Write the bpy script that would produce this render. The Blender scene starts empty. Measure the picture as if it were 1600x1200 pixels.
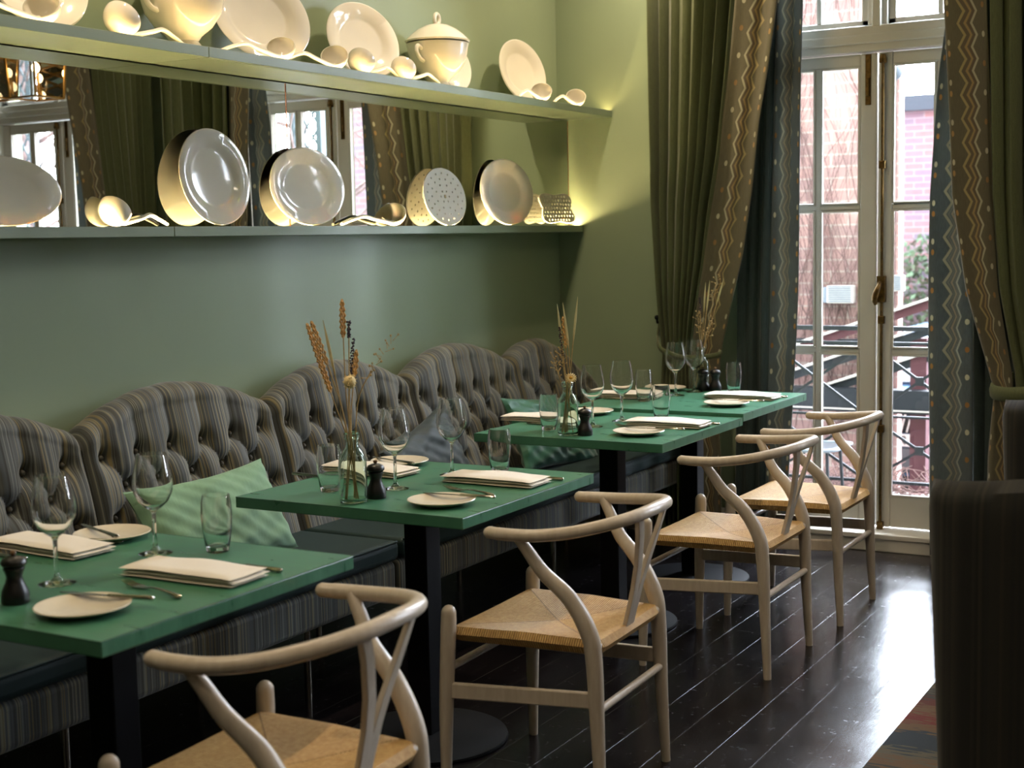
import bpy, math, random
import numpy as np
from mathutils import Vector, Matrix
R = math.radians
PI = math.pi
rnd = random.Random(7)
nrs = np.random.RandomState(5)
scene = bpy.context.scene
C = scene.collection

# ------------------------------------------------------------------ camera
CX, CZ, YAW, PITCH, ROLL, FPX = 3.3343, 1.4475, .5221, -.102, -.0202, 2203.23
cam = bpy.data.cameras.new('camera')
camo = bpy.data.objects.new('camera', cam); C.objects.link(camo)
fw = Vector((-math.sin(YAW)*math.cos(PITCH), math.cos(YAW)*math.cos(PITCH), math.sin(PITCH)))
rt = Vector((math.cos(YAW), math.sin(YAW), 0)); up = rt.cross(fw)
rt2 = rt*math.cos(ROLL)+up*math.sin(ROLL); up2 = -rt*math.sin(ROLL)+up*math.cos(ROLL)
camo.matrix_world = Matrix(((rt2.x, up2.x, -fw.x, CX), (rt2.y, up2.y, -fw.y, 0), (rt2.z, up2.z, -fw.z, CZ), (0, 0, 0, 1)))
cam.sensor_width = 36; cam.lens = FPX/1600*36; cam.clip_start = .05; cam.clip_end = 200
cam.dof.use_dof = True; cam.dof.focus_distance = 4.6; cam.dof.aperture_fstop = 4.0
scene.camera = camo

# ------------------------------------------------------------------ render / view
vs = scene.view_settings
scene.display_settings.display_device = 'sRGB'
vs.view_transform = 'Standard'; vs.look = 'None'; vs.exposure = 0.0; vs.gamma = 1; vs.use_curve_mapping = False
cy = scene.cycles
cy.max_bounces = 14; cy.transmission_bounces = 12; cy.transparent_max_bounces = 24; cy.glossy_bounces = 6; cy.diffuse_bounces = 4
cy.sample_clamp_indirect = 6; cy.use_denoising = True; cy.blur_glossy = .6
cy.caustics_reflective = False; cy.caustics_refractive = True

# ------------------------------------------------------------------ world and lights
world = bpy.data.worlds.new('overcast_sky'); scene.world = world; world.use_nodes = True
wn = world.node_tree; bg = wn.nodes['Background']
# veiled sun behind the overcast on the garden side (+y): that half of the sky is several times brighter
_tc = wn.nodes.new('ShaderNodeTexCoord'); _sx = wn.nodes.new('ShaderNodeSeparateXYZ'); wn.links.new(_tc.outputs['Generated'], _sx.inputs[0])
_mr = wn.nodes.new('ShaderNodeMapRange'); _mr.interpolation_type = 'SMOOTHSTEP'
for _k, _v in ((1, -.15), (2, .35), (3, 13.0), (4, 78.0)): _mr.inputs[_k].default_value = _v
wn.links.new(_sx.outputs[1], _mr.inputs[0]); wn.links.new(_mr.outputs[0], bg.inputs[1])
bg.inputs[0].default_value = (.80, .875, 1.0, 1)

def area(name, loc, rot, size, power, col, size_y=None, shape='DISK', spread=None, portal=False):
    l = bpy.data.lights.new(name, 'AREA'); l.shape = 'RECTANGLE' if size_y else shape; l.size = size
    if size_y: l.size_y = size_y
    l.energy = power; l.color = col
    if spread: l.spread = spread
    if portal: l.cycles.is_portal = True
    o = bpy.data.objects.new(name, l); C.objects.link(o); o.location = loc; o.rotation_euler = rot
    return o
WARM = (1.0, .83, .62)
GOLD = (1.0, .80, .56)
area('window_portal', (1.58, 6.62, 1.5), (R(-90), 0, 0), 1.2, 1, (1, 1, 1), 2.95, portal=True)
area('window_portal', (3.75, 6.62, 1.5), (R(-90), 0, 0), 1.2, 1, (1, 1, 1), 2.95, portal=True)
for yy in (1.4, 3.1, 4.8, 5.95):        # recessed ceiling wall washers above the shelves
    area('ceiling_downlight', (.62, yy, 3.14), (0, 0, 0), .08, 12, GOLD, spread=R(150))
for p in ((2.75, 2.2), (2.75, 3.9), (2.75, 5.4), (4.4, 1.0), (4.4, 3.5), (3.6, -.6), (1.9, .2)):
    area('ceiling_downlight', (p[0], p[1], 3.14), (0, 0, 0), .14, 6.5, WARM, spread=R(140))

# ------------------------------------------------------------------ material helpers
def mat(name):
    m = bpy.data.materials.new(name); m.use_nodes = True; m.node_tree.nodes.clear()
    return m, m.node_tree
class N:
    def __init__(s, t): s.t = t
    def new(s, ty, **k):
        n = s.t.nodes.new(ty)
        for a, b in k.items(): setattr(n, a, b)
        return n
    def link(s, a, b): s.t.links.new(a, b)
    def math(s, op, a, b=None, c=None):
        n = s.t.nodes.new('ShaderNodeMath'); n.operation = op
        for i, v in enumerate((a, b, c)):
            if v is None: continue
            if isinstance(v, (int, float)): n.inputs[i].default_value = v
            else: s.t.links.new(v, n.inputs[i])
        return n.outputs[0]
    def mix(s, f, a, b, mode='MIX'):
        n = s.t.nodes.new('ShaderNodeMix'); n.data_type = 'RGBA'; n.blend_type = mode
        for i, v in ((0, f), (6, a), (7, b)):
            if isinstance(v, (int, float)): n.inputs[i].default_value = v
            elif isinstance(v, tuple): n.inputs[i].default_value = (*v[:3], 1)
            else: s.t.links.new(v, n.inputs[i])
        return n.outputs[2]
    def ramp(s, f, stops, interp='LINEAR'):
        n = s.t.nodes.new('ShaderNodeValToRGB'); cr = n.color_ramp; cr.interpolation = interp
        while len(cr.elements) < len(stops): cr.elements.new(.5)
        for e, (p, c) in zip(cr.elements, stops):
            e.position = p; e.color = (*c[:3], 1) if len(c) >= 3 else (c[0],)*3+(1,)
        s.t.links.new(f, n.inputs[0]); return n.outputs[0]
    def coord(s, which='Object', scale=(1, 1, 1), rot=(0, 0, 0)):
        tc = s.t.nodes.new('ShaderNodeTexCoord'); mp = s.t.nodes.new('ShaderNodeMapping')
        mp.inputs['Scale'].default_value = scale; mp.inputs['Rotation'].default_value = rot
        s.t.links.new(tc.outputs[which], mp.inputs[0]); return mp.outputs[0]
    def noise(s, vec, scale, detail=3, rough=.5, out=0):
        n = s.t.nodes.new('ShaderNodeTexNoise'); n.inputs['Scale'].default_value = scale
        n.inputs['Detail'].default_value = detail; n.inputs['Roughness'].default_value = rough
        if vec is not None: s.t.links.new(vec, n.inputs['Vector'])
        return n.outputs[out]
    def sep(s, vec):
        n = s.t.nodes.new('ShaderNodeSeparateXYZ'); s.t.links.new(vec, n.inputs[0]); return n.outputs
    def bump(s, h, strength=.3, dist=.01):
        n = s.t.nodes.new('ShaderNodeBump'); n.inputs['Strength'].default_value = strength
        n.inputs['Distance'].default_value = dist; s.t.links.new(h, n.inputs['Height']); return n.outputs[0]
    def principled(s, col, rough=.5, metal=0, spec=.5, normal=None, **kw):
        p = s.t.nodes.new('ShaderNodeBsdfPrincipled')
        def put(k, v):
            if isinstance(v, (int, float)): p.inputs[k].default_value = v
            elif isinstance(v, tuple): p.inputs[k].default_value = (*v[:3], 1)
            else: s.t.links.new(v, p.inputs[k])
        put('Base Color', col); put('Roughness', rough); put('Metallic', metal); put('Specular IOR Level', spec)
        for k, v in kw.items(): put(k.replace('_', ' '), v)
        if normal is not None: s.t.links.new(normal, p.inputs['Normal'])
        return p
    def out(s, sh):
        o = s.t.nodes.new('ShaderNodeOutputMaterial'); s.t.links.new(sh, o.inputs[0])
def srgb(r, g, b):
    f = lambda c: (c/255/12.92 if c/255 <= .04045 else ((c/255+.055)/1.055)**2.4)
    return (f(r), f(g), f(b))
def simple(name, col, rough=.5, metal=0, spec=.5, var=.06, nscale=30, bump=0, **kw):
    m, t = mat(name); n = N(t); v = n.coord('Object')
    nz = n.noise(v, nscale, 4)
    c = n.ramp(nz, [(.3, tuple(x*(1-var) for x in col)), (.7, tuple(min(1, x*(1+var)) for x in col))])
    nm = n.bump(nz, bump, .002) if bump else None
    n.out(n.principled(c, rough, metal, spec, nm, **kw).outputs[0]); return m
M = {}
GREEN = srgb(142, 156, 128)
def m_wall():
    m, t = mat('green_wall_paint'); n = N(t); v = n.coord('Object')
    a = n.noise(v, 1.3, 3); c = n.ramp(a, [(.3, tuple(x*.94 for x in GREEN)), (.7, tuple(x*1.05 for x in GREEN))])
    b = n.noise(v, 120, 2)
    n.out(n.principled(c, .42, 0, .35, n.bump(b, .08, .001)).outputs[0]); return m
M['wall'] = m_wall()
M['shelf'] = simple('sage_shelf_paint', srgb(128, 142, 118), .38, var=.04, nscale=8)
M['white'] = simple('white_window_paint', srgb(214, 210, 200), .35, var=.03, nscale=6, bump=.05)
M['ceiling'] = simple('ceiling_paint', srgb(170, 172, 160), .7, var=.02)
M['beige'] = simple('rear_wall_paint', srgb(150, 146, 122), .6, var=.05, nscale=3)
def m_floor():
    m, t = mat('dark_plank_floor'); n = N(t)
    v = n.coord('Object', rot=(0, 0, R(90)))
    br = n.new('ShaderNodeTexBrick'); n.link(v, br.inputs[0])
    br.offset = .37; br.inputs['Color1'].default_value = (.007, .0055, .0065, 1); br.inputs['Color2'].default_value = (.007, .0055, .0065, 1)
    br.inputs['Mortar'].default_value = (.04, .038, .036, 1); br.inputs['Scale'].default_value = 1
    br.inputs['Mortar Size'].default_value = .0018; br.inputs['Mortar Smooth'].default_value = .4; br.inputs['Bias'].default_value = 0
    br.inputs['Brick Width'].default_value = 2.4; br.inputs['Row Height'].default_value = .135
    v2 = n.coord('Object', scale=(9, 1.1, 1)); g = n.noise(v2, 6, 6, .65)
    col = n.mix(n.ramp(g, [(.45, (0, 0, 0)), (.8, (.5, .5, .5))]), br.outputs['Color'], (.016, .013, .013))
    s = n.noise(n.coord('Object'), 26, 5, .7); sc = n.noise(n.coord('Object'), 3.5, 3, .6)
    spot = n.ramp(s, [(.60, (0, 0, 0)), (.66, (1, 1, 1))])
    rg = n.math('ADD', n.math('MULTIPLY', sc, .22), n.math('MULTIPLY', g, .10))
    rg = n.math('ADD', rg, n.math('MULTIPLY', spot, .08)); rg = n.math('ADD', rg, .05)
    h = n.math('ADD', n.math('MULTIPLY', br.outputs['Fac'], -1.2), n.math('MULTIPLY', g, .35))
    h = n.math('ADD', h, n.math('MULTIPLY', s, .15))
    n.out(n.principled(col, rg, 0, .34, n.bump(h, .30, .002)).outputs[0]); return m
M['floor'] = m_floor()
def m_stripe(name, coordname, axis, dens, pal, rough=.65, dark=1.0, wob=.0):
    m, t = mat(name); n = N(t)
    v = n.coord(coordname); s = n.sep(v)
    a = s[axis]
    q = n.math('MULTIPLY', a, dens)
    w = n.new('ShaderNodeTexWhiteNoise', noise_dimensions='1D'); n.link(n.math('FLOOR', q), w.inputs['W'])
    k = len(pal)
    stops = [(i/k, tuple(x*dark for x in c)) for i, c in enumerate(pal)]
    c1 = n.ramp(w.outputs[0], stops, 'CONSTANT')
    fr = n.math('FRACT', q); e = n.math('ABSOLUTE', n.math('SUBTRACT', fr, .5))
    weave = n.noise(n.coord(coordname, scale=(1, 1, 1)), 600, 2)
    c2 = n.mix(n.math('MULTIPLY', weave, .5), c1, tuple(np.mean(pal, 0)*dark))
    b = n.bump(n.math('ADD', n.math('MULTIPLY', weave, .5), n.math('MULTIPLY', e, -.5)), .25, .001)
    n.out(n.principled(c2, rough, 0, .25, b, Sheen_Weight=.25, Sheen_Roughness=.4).outputs[0]); return m
PAL = [srgb(74, 78, 76), srgb(46, 48, 48), srgb(118, 120, 112), srgb(66, 72, 76), srgb(112, 100, 66), srgb(54, 60, 64), srgb(82, 86, 86), srgb(34, 34, 34), srgb(128, 122, 98), srgb(68, 70, 66)]
M['stripe'] = m_stripe('striped_upholstery', 'UV', 0, 350, PAL)
M['stripe_rail'] = m_stripe('striped_rail_fabric', 'Object', 1, 300, PAL, dark=1.1)
M['stripe_dark'] = m_stripe('dark_striped_fabric', 'Object', 0, 130, [srgb(34, 33, 29), srgb(24, 24, 23), srgb(44, 41, 34), srgb(28, 28, 28), srgb(18, 18, 18)], .8)
M['button'] = simple('button_fabric', srgb(74, 70, 60), .7)
def m_cloth(name, col, rough=.7, sheen=.4, scale=350, bump=.25, var=.15):
    m, t = mat(name); n = N(t); v = n.coord('Object')
    w1 = n.new('ShaderNodeTexWave', bands_direction='X'); w1.inputs['Scale'].default_value = scale; n.link(v, w1.inputs[0]); w1.inputs['Distortion'].default_value = 2
    w2 = n.new('ShaderNodeTexWave', bands_direction='Z'); w2.inputs['Scale'].default_value = scale; n.link(v, w2.inputs[0]); w2.inputs['Distortion'].default_value = 2
    nz = n.noise(v, 9, 4)
    nf = n.noise(n.coord('Object', scale=(1, 1, .12)), 160, 2)
    c = n.ramp(n.math('ADD', n.math('MULTIPLY', nz, .6), n.math('MULTIPLY', nf, .4)), [(.3, tuple(x*(1-var) for x in col)), (.7, tuple(x*(1+var) for x in col))])
    h = n.math('ADD', w1.outputs[1], w2.outputs[1]); h = n.math('ADD', n.math('MULTIPLY', h, .3), nf)
    n.out(n.principled(c, rough, 0, .3, n.bump(h, bump, .0008), Sheen_Weight=sheen, Sheen_Roughness=.4).outputs[0]); return m
M['teal'] = m_cloth('teal_seat_velvet', srgb(13, 38, 38), .65, .04)
M['linen'] = m_cloth('pale_green_linen', srgb(122, 158, 128), .8, .2, 240, .5, .14)
M['slate'] = m_cloth('slate_teal_velvet', srgb(38, 50, 50), .55, .2)
M['satin'] = m_cloth('sea_green_satin', srgb(56, 106, 86), .38, .4, 350, .12)
M['napkin'] = m_cloth('ivory_napkin_linen', srgb(226, 218, 204), .8, .1, 500, .2, .03)
def m_curtain(name, col, trans=.12):
    m, t = mat(name); n = N(t)
    nz = n.noise(n.coord('Object', scale=(1, 1, .1)), 300, 2)
    nb = n.noise(n.coord('Object'), 300, 2)
    c = n.ramp(n.math('MULTIPLY', n.math('ADD', nz, nb), .5), [(.35, tuple(x*.82 for x in col)), (.65, tuple(x*1.15 for x in col))])
    p = n.principled(c, .75, 0, .2, n.bump(nb, .15, .001), Sheen_Weight=.2)
    tr = n.new('ShaderNodeBsdfTranslucent'); n.link(c, tr.inputs[0])
    mx = n.new('ShaderNodeMixShader'); mx.inputs[0].default_value = trans; n.link(p.outputs[0], mx.inputs[1]); n.link(tr.outputs[0], mx.inputs[2])
    n.out(mx.outputs[0]); return m
M['curtain'] = m_curtain('olive_green_curtain', srgb(92, 98, 66))
M['curtain_teal'] = m_curtain('slate_green_curtain', srgb(58, 70, 68), .10)
def m_border(name, base, trans, sat=1.0):
    """woven border: three zigzag lines between two columns of oval dots; UV in metres, u from the leading edge"""
    m, t = mat(name); n = N(t); s = n.sep(n.coord('UV')); u, v = s[0], s[1]
    tri = n.math('MULTIPLY', n.math('ABSOLUTE', n.math('SUBTRACT', n.math('FRACT', n.math('DIVIDE', v, .098)), .5)), .048)
    uc = n.math('SUBTRACT', u, tri)
    def line(c, w):
        return n.math('LESS_THAN', n.math('ABSOLUTE', n.math('SUBTRACT', uc, c)), w)
    col = n.mix(n.noise(n.coord('UV', scale=(1, .15, 1)), 220, 2), tuple(x*.8 for x in base), tuple(x*1.2 for x in base))
    def k(*c):
        c = srgb(*c); return tuple(a*sat+b*(1-sat) for a, b in zip(c, (base[0]*1.7, base[1]*1.7, base[2]*1.7)))
    col = n.mix(line(.118, .0052), col, k(172, 166, 140))
    col = n.mix(line(.093, .0050), col, k(152, 128, 86))
    col = n.mix(line(.068, .0050), col, k(160, 144, 100))
    col = n.mix(line(.1055, .0040), col, k(98, 82, 64))
    col = n.mix(line(.0805, .0040), col, k(100, 86, 66))
    def dots(cu, per, off, colr):
        fv = n.math('MULTIPLY', n.math('SUBTRACT', n.math('FRACT', n.math('ADD', n.math('DIVIDE', v, per), off)), .5), per)
        du = n.math('SUBTRACT', u, cu)
        d = n.math('ADD', n.math('POWER', n.math('DIVIDE', du, .0075), 2), n.math('POWER', n.math('DIVIDE', fv, .0125), 2))
        return n.math('LESS_THAN', d, 1), colr
    for cu, per, off, colr in ((.022, .165, 0, srgb(182, 176, 150)), (.022, .165, .28, srgb(168, 132, 84)), (.172, .24, .1, srgb(182, 176, 150)), (.172, .24, .6, srgb(146, 112, 70))):
        f, cc = dots(cu, per, off, colr); col = n.mix(f, col, cc)
    p = n.principled(col, .6, 0, .3, None, Sheen_Weight=.3)
    tr = n.new('ShaderNodeBsdfTranslucent'); n.link(col, tr.inputs[0])
    mx = n.new('ShaderNodeMixShader'); mx.inputs[0].default_value = trans; n.link(p.outputs[0], mx.inputs[1]); n.link(tr.outputs[0], mx.inputs[2])
    n.out(mx.outputs[0]); return m
M['border'] = m_border('zigzag_border_weave', srgb(98, 92, 72), .10)
M['border_in'] = m_border('zigzag_border_weave_backlit', srgb(96, 102, 100), .38, .45)
def m_top():
    m, t = mat('green_table_paint'); n = N(t)
    a = n.noise(n.coord('Object', scale=(1, 5, 1)), 7, 5, .6); b = n.noise(n.coord('Object'), 45, 4, .7)
    c = n.ramp(a, [(.3, srgb(58, 106, 82)), (.55, srgb(68, 120, 94)), (.75, srgb(80, 132, 106))])
    c = n.mix(n.ramp(b, [(.60, (0, 0, 0)), (.78, (.22, .22, .22))]), c, srgb(44, 84, 66))
    rg = n.math('ADD', n.math('MULTIPLY', a, .16), .22)
    n.out(n.principled(c, rg, 0, .5, n.bump(a, .06, .001)).outputs[0]); return m
M['top'] = m_top()
M['trim'] = simple('table_edge_strip', srgb(40, 78, 60), .35, 0)
M['black'] = simple('black_metal', (.004, .004, .005), .65, 0, spec=.12)
M['wood'] = None
def m_wood():
    m, t = mat('soaped_beech_wood'); n = N(t)
    a = n.noise(n.coord('Object', scale=(14, 14, 2)), 5, 5, .6)
    c = n.ramp(a, [(.3, srgb(186, 172, 154)), (.7, srgb(202, 190, 174))])
    n.out(n.principled(c, .33, 0, .5, n.bump(a, .06, .001)).outputs[0]); return m
M['wood'] = m_wood()
def m_cord():
    m, t = mat('woven_paper_cord'); n = N(t); s = n.sep(n.coord('Object'))
    x, y = s[0], s[1]
    ax = n.math('ABSOLUTE', n.math('ADD', x, .005)); ay = n.math('MULTIPLY', n.math('ABSOLUTE', y), .92)
    fx = n.math('GREATER_THAN', ax, ay)
    cc = n.new('ShaderNodeMix'); n.link(fx, cc.inputs[0]); n.link(x, cc.inputs[2]); n.link(y, cc.inputs[3])
    q = n.math('MULTIPLY', cc.outputs[0], 2*PI/.0064); w = n.math('ABSOLUTE', n.math('SINE', n.math('MULTIPLY', q, .5)))
    w2 = n.math('POWER', w, .5)
    seam = n.math('LESS_THAN', n.math('ABSOLUTE', n.math('SUBTRACT', ax, ay)), .0025)
    nz = n.noise(n.coord('Object'), 90, 4)
    c = n.ramp(nz, [(.3, srgb(190, 148, 88)), (.7, srgb(216, 178, 116))])
    c = n.mix(n.math('MULTIPLY', n.math('SUBTRACT', 1, w2), 1.0), c, srgb(84, 56, 28))
    c = n.mix(n.math('MULTIPLY', seam, .6), c, srgb(96, 66, 34))
    n.out(n.principled(c, .6, 0, .35, n.bump(w2, .9, .003)).outputs[0]); return m
M['cord'] = m_cord()
def m_porc():
    m, t = mat('white_porcelain'); n = N(t)
    c = n.ramp(n.noise(n.coord('Object'), 6, 2), [(.3, srgb(226, 220, 206)), (.7, srgb(234, 228, 214))])
    pp = n.principled(c, .10, 0, .5, None, Subsurface_Weight=.12)
    pp.inputs['Subsurface Radius'].default_value = (1, .85, .6); pp.inputs['Subsurface Scale'].default_value = .005
    n.out(pp.outputs[0]); return m
M['porc'] = m_porc()
M['plate'] = simple('cream_stoneware', srgb(216, 206, 186), .22, var=.03, nscale=40)
def m_glass(name, col=(1, 1, 1), ior=1.45):
    m, t = mat(name); n = N(t); g = n.new('ShaderNodeBsdfGlass'); g.inputs['IOR'].default_value = ior; g.inputs['Color'].default_value = (*col, 1); g.inputs['Roughness'].default_value = 0
    n.out(g.outputs[0]); return m
M['glass'] = m_glass('clear_glass')
M['bottle'] = m_glass('bottle_glass', (.93, .98, .95))
def m_pane(name='window_glass'):
    m, t = mat(name); n = N(t)
    tr = n.new('ShaderNodeBsdfTransparent'); tr.inputs[0].default_value = (.97, .985, .98, 1)
    gl = n.new('ShaderNodeBsdfGlossy'); gl.inputs['Roughness'].default_value = 0.0
    fr = n.new('ShaderNodeFresnel'); fr.inputs[0].default_value = 1.45
    mx = n.new('ShaderNodeMixShader'); n.link(fr.outputs[0], mx.inputs[0]); n.link(tr.outputs[0], mx.inputs[1]); n.link(gl.outputs[0], mx.inputs[2])
    n.out(mx.outputs[0]); return m
M['pane'] = m_pane()
def m_mirror():
    m, t = mat('mirror_silver'); n = N(t); p = n.principled((.86, .88, .84), .0, 1.0); n.out(p.outputs[0]); return m
M['mirror'] = m_mirror()
M['copper'] = simple('copper_edge', srgb(190, 120, 80), .3, 1)
M['brass'] = simple('aged_brass', srgb(100, 78, 44), .45, 1, var=.45, nscale=60)
M['brass2'] = simple('lantern_brass', srgb(176, 134, 72), .4, .9, var=.1)
M['steel'] = simple('cutlery_steel', srgb(176, 170, 160), .14, 1, var=.05)
M['mill'] = simple('dark_mill_wood', (.005, .004, .004), .35, var=.3)
M['finial'] = simple('mill_finial', srgb(110, 82, 52), .4)
M['straw'] = simple('dried_straw', srgb(178, 152, 104), .8, var=.2, nscale=80)
M['wheat'] = simple('dried_wheat', srgb(206, 162, 98), .75, var=.3, nscale=120)
M['lavender'] = simple('dried_lavender', srgb(62, 52, 62), .85, var=.3, nscale=120)
M['cream'] = simple('cream_petal', srgb(226, 204, 150), .8, var=.1, nscale=80)
M['palegrass'] = simple('pale_oat_blade', srgb(204, 196, 150), .7, var=.1)
M['daisyeye'] = simple('daisy_eye', srgb(196, 150, 60), .8)
def m_emit(name, col, st):
    m, t = mat(name); n = N(t); e = n.new('ShaderNodeEmission'); e.inputs[0].default_value = (*col, 1); e.inputs[1].default_value = st; n.out(e.outputs[0]); return m
M['led'] = m_emit('warm_led_strip', (1.0, .68, .29), 36)
M['led_low'] = m_emit('warm_led_strip_bright', (1.0, .74, .36), 230)
M['bulb'] = m_emit('filament_bulb', (1.0, .70, .38), 26)
def m_rug():
    m, t = mat('kilim_wool'); n = N(t); v = n.coord('Object'); s = n.sep(v)
    nz = n.noise(n.coord('Object', scale=(2, 14, 1)), 6, 2)
    q = n.math('ADD', n.math('MULTIPLY', s[1], 3.2), n.math('MULTIPLY', nz, .9))
    w = n.new('ShaderNodeTexWhiteNoise', noise_dimensions='1D'); n.link(n.math('FLOOR', n.math('MULTIPLY', q, 4)), w.inputs['W'])
    c = n.ramp(w.outputs[0], [(0, srgb(84, 52, 46)), (.18, srgb(52, 58, 64)), (.36, srgb(92, 74, 56)), (.52, srgb(62, 62, 58)), (.66, srgb(96, 50, 46)), (.8, srgb(84, 80, 68)), (.9, srgb(44, 50, 56))], 'CONSTANT')
    n.out(n.principled(c, .9, 0, .1, n.bump(n.noise(v, 400, 2), .4, .002)).outputs[0]); return m
M['rug'] = m_rug()
def m_brick(name, c1, c2, mort, scale=1):
    m, t = mat(name); n = N(t)
    v = n.coord('Object', rot=(R(90), 0, 0)); br = n.new('ShaderNodeTexBrick'); n.link(v, br.inputs[0])
    br.inputs['Color1'].default_value = (*c1, 1); br.inputs['Color2'].default_value = (*c2, 1); br.inputs['Mortar'].default_value = (*mort, 1)
    br.inputs['Scale'].default_value = 1; br.inputs['Brick Width'].default_value = .225*scale; br.inputs['Row Height'].default_value = .075*scale
    br.inputs['Mortar Size'].default_value = .006*scale; br.inputs['Bias'].default_value = -.1
    nz = n.noise(v, 12, 4)
    c = n.mix(n.math('MULTIPLY', nz, .4), br.outputs[0], mort)
    n.out(n.principled(c, .9, 0, .1).outputs[0]); return m
M['brick'] = m_brick('vine_wall_brick', srgb(140, 104, 98), srgb(120, 92, 90), srgb(146, 132, 124))
M['brick2'] = m_brick('far_building_brick', srgb(124, 88, 86), srgb(92, 86, 100), srgb(128, 120, 122))
M['vine'] = simple('bare_vine', srgb(80, 56, 52), .9, var=.4)
M['redleaf'] = simple('red_vine_leaf', srgb(190, 70, 50), .8)
M['iron'] = simple('black_painted_iron', (.005, .006, .008), .6, 0, spec=.2)
M['ground'] = simple('outdoor_paving', srgb(84, 82, 82), .9, var=.15, nscale=6)
M['leaf'] = simple('outdoor_foliage', srgb(70, 92, 66), .8, var=.4, nscale=25)
M['bark'] = simple('tree_bark', srgb(96, 78, 76), .95, var=.5, nscale=14, bump=.6)
M['trellis'] = simple('trellis_blue_paint', srgb(34, 48, 54), .6)
M['carblue'] = simple('silver_blue_car_paint', srgb(70, 92, 116), .25, .3)
M['carred'] = simple('red_car_paint', srgb(180, 30, 50), .3)
M['rubber'] = simple('dark_rubber', (.02, .02, .022), .8)
M['plastic'] = simple('white_ribbed_plastic', srgb(146, 138, 132), .5)
M['grey'] = simple('grey_coping', srgb(84, 90, 98), .7)
M['slategrey'] = simple('dark_slate_grey', srgb(44, 52, 60), .7)
M['maroon'] = simple('maroon_fascia', srgb(62, 34, 38), .8, spec=.2)
M['text'] = simple('plate_ink', (.01, .01, .01), .6)

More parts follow.
